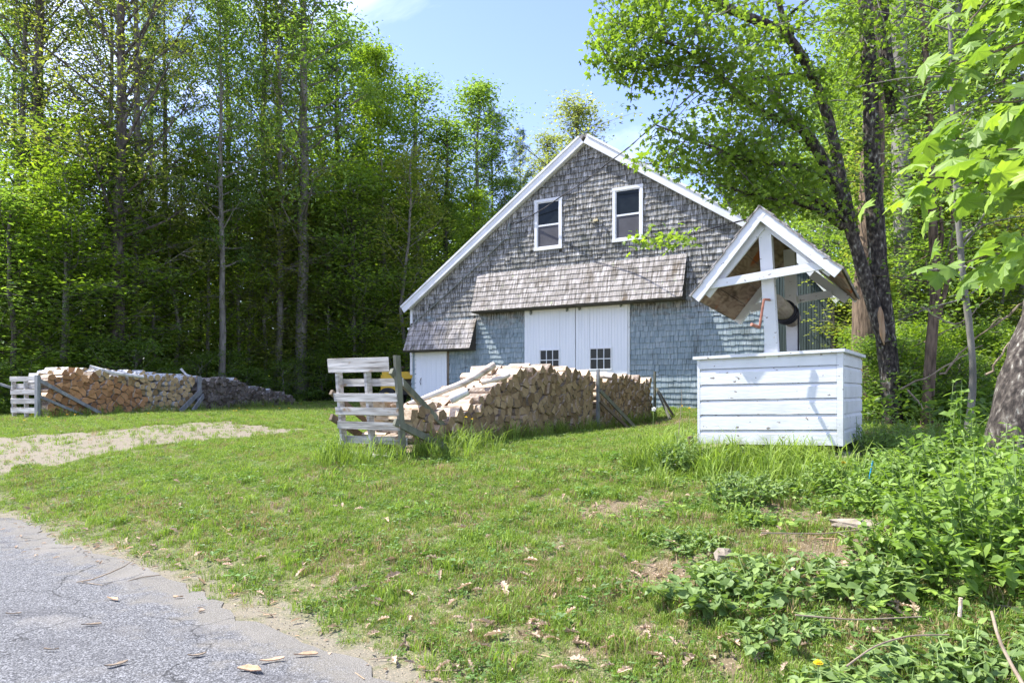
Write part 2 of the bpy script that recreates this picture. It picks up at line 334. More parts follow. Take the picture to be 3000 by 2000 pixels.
def tube(mb, path, rad, k=6, v=0.5, mi=0, cap=True, mi_cap=None, noise=0.0):
    P = np.asarray(path, float); n = len(P)
    rad = np.broadcast_to(np.asarray(rad, float), (n,))
    T = np.gradient(P, axis=0); T /= np.linalg.norm(T, axis=1)[:, None] + 1e-9
    ref = np.array([0.13, 0.99, 0.05]) if abs(T[0][1]) < 0.8 else np.array([0.9, 0.1, 0.3])
    ang = np.linspace(0, 2 * np.pi, k, endpoint=False)
    V = []
    for i in range(n):
        a = np.cross(T[i], ref); a /= np.linalg.norm(a); b = np.cross(T[i], a)
        rr = rad[i] * (1 + (RS.uniform(-noise, noise, k) if noise else 0))
        V.append(P[i] + (np.cos(ang) * rr)[:, None] * a + (np.sin(ang) * rr)[:, None] * b)
    V = np.concatenate(V)
    i, j = np.meshgrid(np.arange(n - 1), np.arange(k), indexing='ij'); i = i.ravel(); j = j.ravel()
    j2 = (j + 1) % k
    mb.add(V, np.stack([i * k + j, i * k + j2, (i + 1) * k + j2, (i + 1) * k + j], 1), v, mi)
    if cap:
        base = mb.n - len(V)
        mb.add(V[:k], [list(range(k - 1, -1, -1))], v, mi if mi_cap is None else mi_cap)
        mb.add(V[-k:], [list(range(k))], v, mi if mi_cap is None else mi_cap)
    return mb
def smoothpath(pts, n=24):
    P = np.asarray(pts, float)
    d = np.r_[0, np.cumsum(np.linalg.norm(np.diff(P, axis=0), axis=1))]
    t = np.linspace(0, d[-1], n)
    Q = np.stack([np.interp(t, d, P[:, k]) for k in range(P.shape[1])], 1)
    for _ in range(2):
        Q[1:-1] = (Q[:-2] + 2 * Q[1:-1] + Q[2:]) / 4
    return Q
def rand_rot(n, tilt=0.6, rs=RS):
    """rotation matrices: random yaw, limited tilt of the leaf plane"""
    yaw = rs.uniform(0, 2 * np.pi, n); tx = rs.normal(0, tilt, n); ty = rs.normal(0, tilt, n)
    c, s = np.cos(yaw), np.sin(yaw); Z = np.zeros(n); O = np.ones(n)
    Rz = np.stack([c, -s, Z, s, c, Z, Z, Z, O], 1).reshape(n, 3, 3)
    c, s = np.cos(tx), np.sin(tx)
    Rx = np.stack([O, Z, Z, Z, c, -s, Z, s, c], 1).reshape(n, 3, 3)
    c, s = np.cos(ty), np.sin(ty)
    Ry = np.stack([c, Z, s, Z, O, Z, -s, Z, c], 1).reshape(n, 3, 3)
    return Rz @ Rx @ Ry
def scatter_mesh(mb, tv, tf, T, Rm, S, v, mi=0):
    tv = np.asarray(tv, float); n = len(T); k = len(tv)
    if n == 0: return
    V = np.einsum('nij,kj->nki', Rm, tv) * np.asarray(S).reshape(-1, 1, 1) + T[:, None, :]
    tf = np.asarray(tf)
    Fc = (tf[None] + (np.arange(n) * k)[:, None, None]).reshape(-1, tf.shape[1])
    mb.add(V.reshape(-1, 3), Fc, np.repeat(v, k), mi)
DIA_V = [(0, 0, 0), (0.42, 0.25, 0.09), (1.0, 0, -0.12), (0.42, -0.25, 0.09)]
DIA_F = [(0, 1, 2, 3)]
OVAL_V = [(0, 0, 0), (0.25, 0.22, 0.05), (0.6, 0.24, 0.05), (1.0, 0, -0.1), (0.6, -0.24, 0.05), (0.25, -0.22, 0.05), (0.3, 0, -0.03), (0.62, 0, -0.05)]
OVAL_F = [(0, 6, 1, 1), (6, 7, 2, 1), (7, 3, 2, 2), (0, 5, 6, 6), (6, 5, 4, 7), (7, 4, 3, 3)]
OVAL_F3 = [(0, 6, 1), (6, 7, 2), (6, 2, 1), (7, 3, 2), (0, 5, 6), (6, 5, 4), (6, 4, 7), (7, 4, 3)]
def maple_template():
    out = [(0, 0)]
    half = [(0.04, 0.10), (-0.06, 0.30), (0.14, 0.26), (0.10, 0.50), (0.30, 0.42), (0.42, 0.58), (0.50, 0.36), (0.54, 0.22), (0.72, 0.26), (0.78, 0.12), (1.0, 0.0)]
    pts = [(0, 0)] + half + [(x, -y) for (x, y) in half[-2::-1]]
    V = [(x, y, -0.25 * (x - 0.4) ** 2 - 0.45 * y * y + 0.04) for x, y in pts] + [(0.35, 0, 0.07)]
    n = len(pts)
    Fc = [(i, (i + 1) % n, n) for i in range(n)]
    return V, [f[::-1] for f in Fc]
MAP_V, MAP_F = maple_template()
STAR_V = [(0, 0, 0), (0.05, 0.38, -.05), (0.3, 0.2, .03), (0.55, 0.42, -.05), (0.62, 0.14, .02), (1, 0, -0.1), (0.62, -0.14, .02), (0.55, -0.42, -.05), (0.3, -0.2, .03), (0.05, -0.38, -.05)]
STAR_F = [(0, 1, 2), (0, 2, 8), (2, 3, 4), (2, 4, 6), (2, 6, 8), (4, 5, 6), (6, 7, 8), (0, 8, 9)]
STAR_F = [f[::-1] for f in STAR_F]

# ------------------------------------------------------------------ where things stand
def P(px, py, Y): return Vector(((px - CX) / F * Y, Y, CZ + (HY - py) / F * Y))
EDGE = [(-40, 24), (-14, 12.6), (-8.5, 10.1), (-6.5, 9.15), (-5.7, 8.55), (-4.9, 7.65), (-3.94, 7.0), (-2.95, 6.15), (-1.97, 5.17), (-1.04, 4.36), (-0.66, 3.95), (0.3, 3.2), (1.5, 2.4), (3, 1.6), (6, 0.3), (12, -2), (40, -12)]
CTRL = np.array([(x, y, 0) for x, y in EDGE] + [
    (-40, 5, 0), (-20, 3, 0), (-10, 3, 0), (-5, 3, 0), (0, 0, 0), (5, -3, 0), (-5, -5, 0), (10, -12, 0), (0, -15, 0), (-20, -15, 0), (30, -20, 0), (-12, 9, 0), (-25, 12, 0),
    (-1.45, 9.5, .72), (-2.4, 10.1, .74), (-.2, 7, .47), (-1, 6, .27), (-4, 9, .33), (-3, 12, .8), (0.8, 12.5, .82), (1.72, 14.8, .80), (3.2, 17.4, .85), (-3.4, 24, 1.12), (4.0, 19.6, 1.2), (7.7, 17.4, 1.35), (1, 21.4, 1.12), (0.3, 10, .76),
    (-5.6, 11.2, .42), (-8, 13.5, .68), (-12.4, 18.8, .93), (-10.3, 23.4, 1.0), (-8, 28, 1.1), (-20, 30, 1.5), (0, 40, 1.6), (15, 30, 1.9), (30, 30, 2.2), (-30, 24, 1.1), (-6, 17, .92), (-12, 14, .45),
    (2.1, 7.5, .76), (3.35, 6.9, .80), (2.5, 8.2, .95), (3.3, 8.3, 1.0), (2.0, 8.6, .93), (1.2, 3.3, .2), (1.5, 4.5, .44), (1.9, 5.8, .66), (3.6, 6, .86), (3, 4, .60), (2.4, 3.0, .38), (5, 8, 1.0), (6, 10, 1.12), (10, 14, 1.4), (7, 6, 1.0), (6, 3, .8), (12, 5, 1.2), (0.6, 5.0, .3),
    (-60, 60, 3), (0, 80, 4), (60, 60, 4), (60, 0, 2), (-60, 20, 1), (100, 120, 5), (-100, 120, 5), (0, 140, 6), (-100, -20, 0), (100, -60, 0), (0, -100, 0)], float)
def _solve():
    X = CTRL[:, :2]; n = len(X)
    A = np.linalg.norm(X[:, None] - X[None], axis=2)
    A += np.eye(n) * -0.02
    B = np.zeros((n + 1, n + 1)); B[:n, :n] = A; B[:n, n] = 1; B[n, :n] = 1
    return np.linalg.solve(B, np.r_[CTRL[:, 2], 0])
_W = _solve()
EP = np.array(EDGE, float)
def road_dist(x, y):
    """signed distance to the road edge: positive on the lawn side"""
    x = np.atleast_1d(np.asarray(x, float)); y = np.atleast_1d(np.asarray(y, float))
    best = np.full(x.shape, 1e9); sg = np.ones(x.shape)
    for (ax, ay), (bx, by) in zip(EP[:-1], EP[1:]):
        dx, dy = bx - ax, by - ay
        t = np.clip(((x - ax) * dx + (y - ay) * dy) / (dx * dx + dy * dy), 0, 1)
        qx, qy = x - ax - t * dx, y - ay - t * dy
        d = np.hypot(qx, qy); side = np.sign(dx * qy - dy * qx)
        m = d < best
        best = np.where(m, d, best); sg = np.where(m, side, sg)
    return best * sg
def wob(x, y, f=1.0, s=0.0):
    return (np.sin(x * 1.7 * f + 1.3 + s) * np.cos(y * 2.1 * f + 0.7 + s) + 0.5 * np.sin(x * 4.3 * f + y * 3.1 * f + 2 * s) + 0.35 * np.cos(x * 7.9 * f - y * 6.7 * f + s)) / 1.85
def hgt(x, y):
    x = np.asarray(x, float); y = np.asarray(y, float); sh = x.shape
    x = x.ravel(); y = y.ravel()
    z = np.full(x.shape, _W[-1])
    for i in range(len(CTRL)): z += _W[i] * np.hypot(x - CTRL[i, 0], y - CTRL[i, 1])
    rd = road_dist(x, y)
    k = np.clip(rd / 0.9, 0, 1)
    z = np.where(rd > 0, z * k * k * (3 - 2 * k) + (1 - k) * 0.0, 0.0)
    near = np.clip((rd - 0.2) / 1.5, 0, 1)
    z = z + near * np.clip((x - .3) / 1.2, 0, 1) * np.clip((7.5 - y) / 1.5, 0, 1) * (0.045 * wob(x, y, 1.9, 6) + .02 * wob(x, y, 5, 3))
    z = z + near * (0.022 * wob(x, y, 1.0) + 0.012 * wob(x, y, 3.1, 2.0))
    return np.maximum(z, -0.0).reshape(sh) - 0.006 * (rd.reshape(sh) < 0)
def gz(x, y): return float(hgt(np.array([x]), np.array([y]))[0])
def ghit(px, py):
    """the point of the ground seen at a photo pixel"""
    Y = np.arange(2.2, 60, 0.03)
    X = (px - CX) / F * Y; Z = CZ + (HY - py) / F * Y
    d = Z - hgt(X, Y)
    i = np.argmax(d < 0)
    if d[i] >= 0: i = len(Y) - 1
    return Vector((X[i], Y[i], float(hgt(X[i:i + 1], Y[i:i + 1])[0])))
def inpoly(x, y, poly):
    x = np.asarray(x, float); y = np.asarray(y, float)
    c = np.zeros(x.shape, bool); n = len(poly)
    for i in range(n):
        (x1, y1), (x2, y2) = poly[i], poly[i - 1]
        c ^= ((y1 > y) != (y2 > y)) & (x < (x2 - x1) * (y - y1) / (y2 - y1 + 1e-12) + x1)
    return c
DRIVE = [tuple(ghit(a, b)[:2]) for a, b in [(-400, 1275), (0, 1283), (300, 1264), (560, 1238), (660, 1236), (800, 1250), (930, 1258), (700, 1285), (450, 1303), (280, 1335), (120, 1362), (0, 1392), (-400, 1420)]]
def dmask(x, y):
    return inpoly(x + 0.35 * wob(x, y, 1.4, 5), y + 0.35 * wob(y, x, 1.4, 3), DRIVE)
# forest edge: beyond this line the ground is leaf litter
WOOD = [(-60, 15), (-22, 17.5), (-15.5, 19.5), (-14.5, 21), (-12.5, 24.5), (-10.5, 28), (-7.5, 31), (-3.5, 31), (0, 36), (9, 31), (12, 24), (8.4, 17.8), (5.6, 12.5), (5.2, 9.5), (5.5, 6), (9, 0), (60, -15), (120, 150), (-120, 150)]
def wmask(x, y): return inpoly(x + 0.5 * wob(x, y, .8, 1), y + 0.5 * wob(y, x, .8, 2), WOOD)
BARE = [(tuple(ghit(a, b)[:2]), r, k) for a, b, r, k in [(2460, 1600, .55, 1.0), (2330, 1530, .30, .8), (1960, 1690, .30, 1.0), (1760, 1500, .50, .75), (1880, 1480, .30, .8), (2420, 1720, .35, 1.0), (1560, 1850, .16, .7), (1700, 1910, .14, .7), (1860, 1860, .18, .7), (2150, 1950, .14, .8), (1280, 1650, .25, .7), (1500, 1720, .2, .8), (900, 1400, .4, .5), (2230, 1480, .25, .7), (820, 1480, .3, .45)]]
def bare(x, y):
    """bare earth and thin, dry patches"""
    m = np.clip(1.2 - np.hypot((x - 2.9) / 1.6, (y - 16.2) / 2.0), 0, 1)
    for (cx_, cy_), r, k in BARE:
        m = np.maximum(m, k * np.clip(1.35 - np.hypot(x - cx_, y - cy_) / r + .45 * wob(x, y, 5, 2), 0, 1))
    m = np.maximum(m, 0.26 + 0.35 * wob(x, y, 1.6, 4) - 0.05 * np.abs(y - 5.5))
    return np.clip(m, 0, 1)

# ground sheet, graded grid
def axis(vals):
    out = []
    for a, b, s in vals: out += list(np.arange(a, b, s))
    return np.array(out + [vals[-1][1]])
gx = axis([(-400, -60, 20), (-60, -16, 1.5), (-16, -7, .25), (-7, 6, .09), (6, 12, .25), (12, 60, 1.5), (60, 400, 20)])
gy = axis([(-60, 0, 4), (0, 2, .4), (2, 12, .09), (12, 26, .25), (26, 60, 1.5), (60, 600, 20)])
GX, GY = np.meshgrid(gx, gy, indexing='ij')
GZ = hgt(GX, GY)
nx, ny = GX.shape
ii, jj = np.meshgrid(np.arange(nx - 1), np.arange(ny - 1), indexing='ij')
ii = ii.ravel(); jj = jj.ravel()
mb = MB().add(np.stack([GX.ravel(), GY.ravel(), GZ.ravel()], 1), np.stack([ii * ny + jj, (ii + 1) * ny + jj, (ii + 1) * ny + jj + 1, ii * ny + jj + 1], 1))
me = mb.mesh('ground', M['ground'], smooth=True)
def put_attr(me, nm, val):
    a = me.attributes.new(nm, 'FLOAT', 'POINT'); a.data.foreach_set('value', np.asarray(val, np.float32).ravel())
fx, fy = GX.ravel(), GY.ravel()
rdv = road_dist(fx, fy)
sandv = np.clip(1.0 - (rdv + 0.25 * wob(fx, fy, 1.5, 8)) / 0.6, 0, 1) * 0.6
put_attr(me, 'sand', sandv)
put_attr(me, 'dirt', dmask(fx, fy) * 0.75)
put_attr(me, 'wood', wmask(fx, fy) * 0.9)
put_attr(me, 'bare', bare(fx, fy))
link('ground', me, kind='structure')
# road sheet
ex = []
for (ax, ay), (bx, by) in zip(EP[:-1], EP[1:]):
    n = max(2, int(math.hypot(bx - ax, by - ay) / 0.12))
    for t in np.linspace(0, 1, n, endpoint=False): ex.append((ax + (bx - ax) * t, ay + (by - ay) * t))
ex = np.array([e for e in ex if -30 < e[0] < 25])
for _ in range(3): ex[1:-1] = (ex[:-2] + 2 * ex[1:-1] + ex[2:]) / 4
tn = np.gradient(ex, axis=0); tn /= np.linalg.norm(tn, axis=1)[:, None]; nr = np.stack([tn[:, 1], -tn[:, 0]], 1)
_t = M['lead'].node_tree; _v = _t.nodes.new('ShaderNodeTexVoronoi'); _v.feature = 'DISTANCE_TO_EDGE'; _v.inputs['Scale'].default_value = .7
_c = _t.nodes.new('ShaderNodeTexCoord'); _n = _t.nodes.new('ShaderNodeTexNoise'); _n.inputs['Scale'].default_value = 3.0; _n.inputs['Detail'].default_value = 6; _m = _t.nodes.new('ShaderNodeMixRGB'); _m.inputs[0].default_value = .35
_t.links.new(_c.outputs['Object'], _n.inputs['Vector']); _t.links.new(_c.outputs['Object'], _m.inputs[1]); _t.links.new(_n.outputs['Color'], _m.inputs[2]); _t.links.new(_m.outputs[0], _v.inputs['Vector'])
_r = _t.nodes.new('ShaderNodeMapRange'); _r.inputs['From Min'].default_value = .002; _r.inputs['From Max'].default_value = .006; _r.inputs['To Min'].default_value = .45; _t.links.new(_v.outputs['Distance'], _r.inputs[0])
_h = _t.nodes.new('ShaderNodeHueSaturation'); _b = _t.nodes['Principled BSDF']; _s = _b.inputs['Base Color'].links[0].from_socket; _t.links.new(_s, _h.inputs['Color']); _t.links.new(_r.outputs[0], _h.inputs['Value']); _t.links.new(_h.outputs[0], _b.inputs['Base Color'])
e0 = ex + nr * (-0.02 + 0.07 * wob(ex[:, 0], ex[:, 1], 3.1, 1)[:, None] + 0.03 * RS.normal(size=(len(ex), 1)))
rows = [e0] + [ex + nr * d for d in (0.25, 0.5, 0.8, 1.2, 2, 3.5, 5, 8)]
V = np.concatenate([np.c_[r, np.full(len(r), 0.006)] for r in rows]); n = len(ex)
Fc = np.array([(k * n + i, (k + 1) * n + i, (k + 1) * n + i + 1, k * n + i + 1) for k in range(len(rows) - 1) for i in range(n - 1)])
me = MB().add(V, Fc[:, ::-1]).mesh('road', M['lead'])
put_attr(me, 'sand', np.concatenate([np.full(n, s) for s in (.75, .5, .33, .22, .12, 0.05, 0, 0, 0)]))
link('road', me, kind='structure')

# ------------------------------------------------------------------ the barn
UA = math.atan2(-0.512, 0.859)
U = Vector((math.cos(UA), math.sin(UA))); VV = Vector((-U.y, U.x))
A0 = Vector((-3.371, 24.0)); ZB = 1.0
def W(px, py, b=0.0, A=A0, zb=ZB, U=U, VV=VV):
    """(along, height) on the vertical plane that stands b behind the wall"""
    k = (px - CX) / F; ox, oy = A.x + VV.x * b, A.y + VV.y * b
    a = (k * oy - ox) / (U.x - k * U.y); Y = oy + a * U.y
    return a, CZ + (HY - py) / F * Y - zb
barn = root('barn', (A0.x, A0.y, ZB), 'large weathered grey shingled barn with white rake boards and white sliding doors', 'barn', UA)
pk = W(1717, 424); el = W(1205, 908); er = W(2437, 880); em = W(2300, 732); bl = W(1226, 1200)
wall_poly = [(bl[0], -0.5), (er[0], -0.5), (er[0], er[1]), em, pk, el]
mb = MB(); prism(mb, wall_poly, lambda p: (p[0], 0.03, p[1]), lambda p: (p[0], 0.20, p[1])); link('gable_wall', mb.mesh('gable_wall', M['dark']), barn)
DEP = 13.0
mb = MB(); box(mb, 0.02, .2, .2, DEP, -.5, el[1] - .05); box(mb, er[0] - .2, er[0] - .02, .2, DEP, -.5, er[1] - .05); box(mb, .2, er[0] - .2, DEP - .2, DEP, -.5, 4)
link('side_walls', mb.mesh('side_walls', M['dark']), barn)
# roof slabs
def slab(p, q, name, th=0.10, y0=-0.16, y1=DEP + .2, m=None):
    p, q = Vector(p), Vector(q); d = (q - p).normalized(); n = Vector((-d.y, d.x))
    if n.y < 0: n = -n
    pl = [p, q, q + n * th, p + n * th]
    mb = MB(); prism(mb, [tuple(x) for x in pl], lambda t: (t[0], y0, t[1]), lambda t: (t[0], y1, t[1]))
    return link(name, mb.mesh(name, m or M['roofsh']), barn)
pk2 = (pk[0], pk[1] + 0.02)
elo = (el[0] - 0.16, el[1] - 0.10); 
slab((elo[0], elo[1] + .16), (pk2[0], pk2[1] + .17), 'roof'); slab((pk2[0] + .001, pk2[1] + .17), (em[0], em[1] + .17), 'roof'); slab((em[0] + .001, em[1] + .17), (er[0] + .12, er[1] + .03), 'roof')
def rake(p, q, w=0.20, y0=-0.19, y1=-0.165, name='rake_board', off=0.0):
    p, q = Vector(p), Vector(q); d = (q - p).normalized(); n = Vector((-d.y, d.x))
    if n.y < 0: n = -n
    pl = [p + n * off, q + n * off, q + n * (w + off), p + n * (w + off)]
    mb = MB(); prism(mb, [tuple(x) for x in pl], lambda t: (t[0], y0, t[1]), lambda t: (t[0], y1, t[1]))
    return link(name, mb.mesh(name, M['white']), barn)
rake(elo, (pk[0] - .002, pk[1] + .01), .24); rake((pk[0] + .002, pk[1] + .01), em, .24); rake(em, (er[0] + .1, er[1] - .1), .22)
rake(elo, (pk[0] - .002, pk[1] + .01), .06, -.215, -.192, 'rake_moulding', .205); rake((pk[0] + .002, pk[1] + .01), em, .06, -.215, -.192, 'rake_moulding', .205)
# soffit strip under the rake overhang
for p, q in ((el, pk), (pk, em)):
    rake(p, q, .03, -.163, .03, 'soffit', -.0)
# openings
w1 = [W(1568, 588), W(1647, 577), W(1648, 728), W(1570, 736)]
w2 = [W(1796, 553), W(1884, 540), W(1885, 703), W(1797, 710)]
def bb(q): return (min(q[0][0], q[3][0]), max(q[1][0], q[2][0]), (q[2][1] + q[3][1]) / 2, (q[0][1] + q[1][1]) / 2)
OPEN = [bb(w1), bb(w2)]
aw = dict(x0=W(1402, 800)[0], x1=W(2011, 743)[0], zt=(W(1402, 798)[1] + W(2010, 745)[1]) / 2)
AWD = 0.42
fb0 = W(1392, 913, -AWD); fb1 = W(2001, 867, -AWD); aw['zb'] = (fb0[1] + fb1[1]) / 2
sa = dict(x0=0.02, x1=W(1396, 925)[0], zt=(W(1215, 950)[1] + W(1395, 925)[1]) / 2)
sb0 = W(1203, 1027, -AWD); sb1 = W(1386, 1018, -AWD); sa['zb'] = (sb0[1] + sb1[1]) / 2
d0, dm, d1 = W(1539, 985)[0], W(1688, 985)[0], W(1840, 985)[0]; dt = aw['zb'] + 0.1
md0, md1 = W(1222, 1050)[0], W(1311, 1050)[0]
OPEN += [(d0, d1 + .07, -1, dt), (md0, md1 + .07, -1, sa['zb'] + .1)]
rib0 = W(2262, 900)[0]
# ---- clipped shingles
def clip(poly, nx_, ny_, c):
    """keep the side nx*x+ny*y<=c"""
    out = []; n = len(poly)
    for i in range(n):
        p, q = poly[i], poly[(i + 1) % n]
        dp, dq = nx_ * p[0] + ny_ * p[1] - c, nx_ * q[0] + ny_ * q[1] - c
        if dp <= 0: out.append(p)
        if dp * dq < 0:
            t = dp / (dp - dq); out.append((p[0] + (q[0] - p[0]) * t, p[1] + (q[1] - p[1]) * t))
    return out
HP = []
def halfp(p, q):  # keep below the line p->q (p left of q)
    d = (q[0] - p[0], q[1] - p[1]); nx_, ny_ = -d[1], d[0]
    HP.append((nx_, ny_, nx_ * p[0] + ny_ * p[1]))
halfp(el, pk); halfp(pk, em)
rnd = random.Random(3)
def shingle_rows(x0, x1, z0, z1, expo=0.15, wmin=.08, wmax=.22, ragged=.013, slip=.05):
    """rows of (polygon, tone)"""
    out = []; z = z0; r = 0
    while z < z1:
        x = x0 - rnd.random() * .15
        drift = rnd.uniform(-.006, .006)
        while x < x1:
            w = rnd.uniform(wmin, wmax)
            b = z + drift + rnd.uniform(-ragged, ragged) + (rnd.uniform(-.06, .03) if rnd.random() < slip else 0) + 0.012 * math.sin(x * 1.3 + r)
            tl = rnd.uniform(-.006, .006)
            top = z + expo + .02
            out.append(([(x + .0035, b), (x + w - .0035, b + tl), (x + w - .0035, top), (x + .0035, top)], rnd.random(), z))
            x += w
        z += expo; r += 1
    return out
def place_poly(p, keep_left=None):
    for h in HP: 
        p = clip(p, *h)
        if len(p) < 3: return None
    p = clip(p, -1, 0, -0.0)
    return p if len(p) >= 3 else None
def cut_open(p, xa, xb, za, zb):
    """trim or drop a shingle that meets an opening"""
    xs = [q[0] for q in p]; zs = [q[1] for q in p]
    x0, x1, z0, z1 = min(xs), max(xs), min(zs), max(zs)
    if x1 <= xa or x0 >= xb or z1 <= za or z0 >= zb: return p
    if x0 < xa - .012: return clip(p, 1, 0, xa)
    if x1 > xb + .012: return clip(p, -1, 0, -xb)
    if z0 < za - .01: return clip(p, 0, 1, za)
    if z1 > zb + .01: return clip(p, 0, -1, -zb)
    return None
EX = 0.152
walls = []
OP2 = OPEN + [(aw['x0'] + .02, aw['x1'] - .02, aw['zb'] + .1, aw['zt'] - .03), (sa['x0'], sa['x1'] - .02, sa['zb'] + .1, sa['zt'] - .03), (rib0, 99, -1, 99)]
for poly, tone, z in shingle_rows(0.09, rib0 + .1, -0.3, pk[1], EX):
    p = place_poly(poly)
    if not p: continue
    for o in OP2:
        p = cut_open(p, *o)
        if not p or len(p) < 3: p = None; break
    if not p: continue
    walls.append((p, tone, z))
def shingle_mesh(mb, p, tone, z, curl=0.0):
    zb_ = min(q[1] for q in p)
    def f0(t): return (t[0], -(0.004 + (0.022 + curl) * max(0, (z + EX + .02 - t[1]) / EX)) , t[1])
    def f1(t): return (t[0], 0.029, t[1])
    prism(mb, p, f0, f1, tone)
# the largest in the photo: nearest the camera and not cut away
def ctr(p): return (sum(q[0] for q in p) / len(p), sum(q[1] for q in p) / len(p))
def area(p): return 0.5 * abs(sum(p[i][0] * p[(i + 1) % len(p)][1] - p[(i + 1) % len(p)][0] * p[i][1] for i in range(len(p))))
def sz(t):
    a, z = ctr(t[0]); Y = A0.y + a * U.y
    px = CX + F * (A0.x + a * U.x) / Y
    hid = 0.01 if (px > 2040 and z + ZB < 3.0 + (0 if px > 2010 else 1)) or z < 0.1 else 1
    if z < 1.0 and px < 1913: hid = 0.01
    return area(t[0]) / Y ** 2 * hid
walls.sort(key=sz, reverse=True)
rest = MB()
for i, t in enumerate(walls):
    tone = t[1] * .8 + .2 * rnd.random(); curl = rnd.uniform(0, .012) if t[2] > 3.4 else rnd.uniform(0, .003)
    if i < 200:
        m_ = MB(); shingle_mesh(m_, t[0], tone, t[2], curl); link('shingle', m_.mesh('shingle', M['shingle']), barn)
    else: shingle_mesh(rest, t[0], tone, t[2], curl)
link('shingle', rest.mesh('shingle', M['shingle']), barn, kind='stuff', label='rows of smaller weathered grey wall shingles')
# awnings: a sloping board body with side cheeks, shingles on top
def awning(x0, x1, zt, zb, name, nsing, label):
    n = 0
    body = MB()
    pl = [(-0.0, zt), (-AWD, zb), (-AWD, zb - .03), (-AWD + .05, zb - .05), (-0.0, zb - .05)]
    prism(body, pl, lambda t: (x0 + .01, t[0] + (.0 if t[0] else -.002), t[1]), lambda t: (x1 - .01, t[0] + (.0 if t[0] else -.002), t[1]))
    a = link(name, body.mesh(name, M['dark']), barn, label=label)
    L = math.hypot(AWD, zt - zb); dy, dz = -AWD / L, (zb - zt) / L     # down the slope
    ny_, nz_ = -(zt - zb) / L, AWD / L                                 # outward normal
    rows = int(round(L / .165)); ex = L / rows
    rr = MB(); cnt = 0; items = []
    for r in range(rows + 1):
        x = x0 - .02
        while x < x1 + .01:
            w = min(rnd.uniform(.08, .20), x1 + .02 - x)
            if w < .02: break
            s1 = ex * (r + 1) + rnd.uniform(-.006, .006) if r < rows else L + .02
            s0 = max(-.02, ex * r - .01)
            if r == rows: break
            items.append((x + .0015, x + w - .0015, s0, s1, rnd.random(), r)); x += w
    items.sort(key=lambda t: -(t[0]))
    for k, (xa, xb, s0, s1, tone, r) in enumerate(items):
        def pt(x, s, h): return (x, dy * s + ny_ * h, zt + dz * s + nz_ * h)
        V = [pt(xa, s0, .002), pt(xb, s0, .002), pt(xb, s1, .004), pt(xa, s1, .004), pt(xa, s0, .008), pt(xb, s0, .008), pt(xb, s1, .026), pt(xa, s1, .026)]
        m_ = MB() if k < nsing else rr
        m_.add(V, BOXF[:, ::-1], tone)
        if k < nsing: link('shingle', m_.mesh('shingle', M['roofsh']), a)
    link('shingle', rr.mesh('shingle', M['roofsh']), a, kind='stuff')
awning(aw['x0'], aw['x1'], aw['zt'], aw['zb'], 'awning', 260, 'long shingled awning over the big double doors')
awning(sa['x0'], sa['x1'], sa['zt'], sa['zb'], 'awning', 60, 'short shingled awning over the small white door at the left corner')
# windows
def window(o, i):
    x0, x1, z0, z1 = o
    f = MB(); w = .085
    box(f, x0, x0 + w, -.055, .03, z0 + w, z1 - w); box(f, x1 - w, x1, -.055, .03, z0 + w, z1 - w); box(f, x0 - .01, x1 + .01, -.058, .03, z1 - w, z1); box(f, x0 - .01, x1 + .01, -.07, .03, z0, z0 + w)
    fr = link('window', f.mesh('window', M['white']), barn, label=('left upper window, slightly smaller, crossed by the cable', 'right upper window, closer to the tree')[i])
    zm = z0 + (z1 - z0) * .485
    m_ = MB(); xi0, xi1, zi0, zi1 = x0 + w, x1 - w, z0 + w, z1 - w
    t = .028
    box(m_, xi0, xi0 + t, -.035, .025, zi0, zi1); box(m_, xi1 - t, xi1, -.035, .025, zi0, zi1); box(m_, xi0 + t, xi1 - t, -.036, .024, zm - .025, zm + .025); box(m_, xi0 + t, xi1 - t, -.035, .025, zi1 - t, zi1); box(m_, xi0 + t, xi1 - t, -.035, .025, zi0, zi0 + t)
    link('sash', m_.mesh('sash', M['white']), fr)
    g = MB(); box(g, xi0 + t, xi1 - t, -.012, -.008, zm + .025, zi1 - t); link('pane', g.mesh('pane', M['glass']), fr)
    g = MB(); box(g, xi0 + t, xi1 - t, -.022, -.018, zi0 + t, zm - .025); link('screen', g.mesh('screen', M['screen']), fr)
window(OPEN[0], 0); window(OPEN[1], 1)
# big doors with grooved boards
wz = W(1729, 1020); wz2 = W(1795, 1083)
DW = [(W(1583, 1025)[0], W(1643, 1024)[0], wz2[1], W(1612, 1023)[1]), (W(1729, 1020)[0], W(1795, 1017)[0], wz2[1], W(1762, 1018)[1])]
def door(x0, x1, z1, win, name, label, nb, y=-.05):
    f = MB(); box(f, x0, x1, y + .012, y + .05, 0.02, z1)
    d = link(name, f.mesh(name, M['doorwhite']), barn, label=label)
    bw = (x1 - x0) / nb
    for k in range(nb):
        xa, xb = x0 + k * bw + .0014, x0 + (k + 1) * bw - .0014
        zs = [(0.02, z1)]
        if win and xb > win[0] and xa < win[1]:
            if xa < win[0] - .02: xb = min(xb, win[0] )
            elif xb > win[1] + .02: xa = max(xa, win[1])
            else: zs = [(0.02, win[2]), (win[3], z1)]
        for (za, zb_) in zs:
            b = MB(); box(b, xa, xb, y, y + .012 - .001, za, zb_, v=rnd.random()); link('board', b.mesh('board', M['doorwhite']), d)
    return d
dl = door(d0, dm - .012, dt + .15, DW[0], 'sliding_door', 'left white sliding door', 17)
dr = door(dm + .012, d1, dt + .15, DW[1], 'sliding_door', 'right white sliding door', 17)
mdo = door(md0, md1, sa['zb'] + .1, None, 'small_door', 'narrow white door under the short awning', 6)
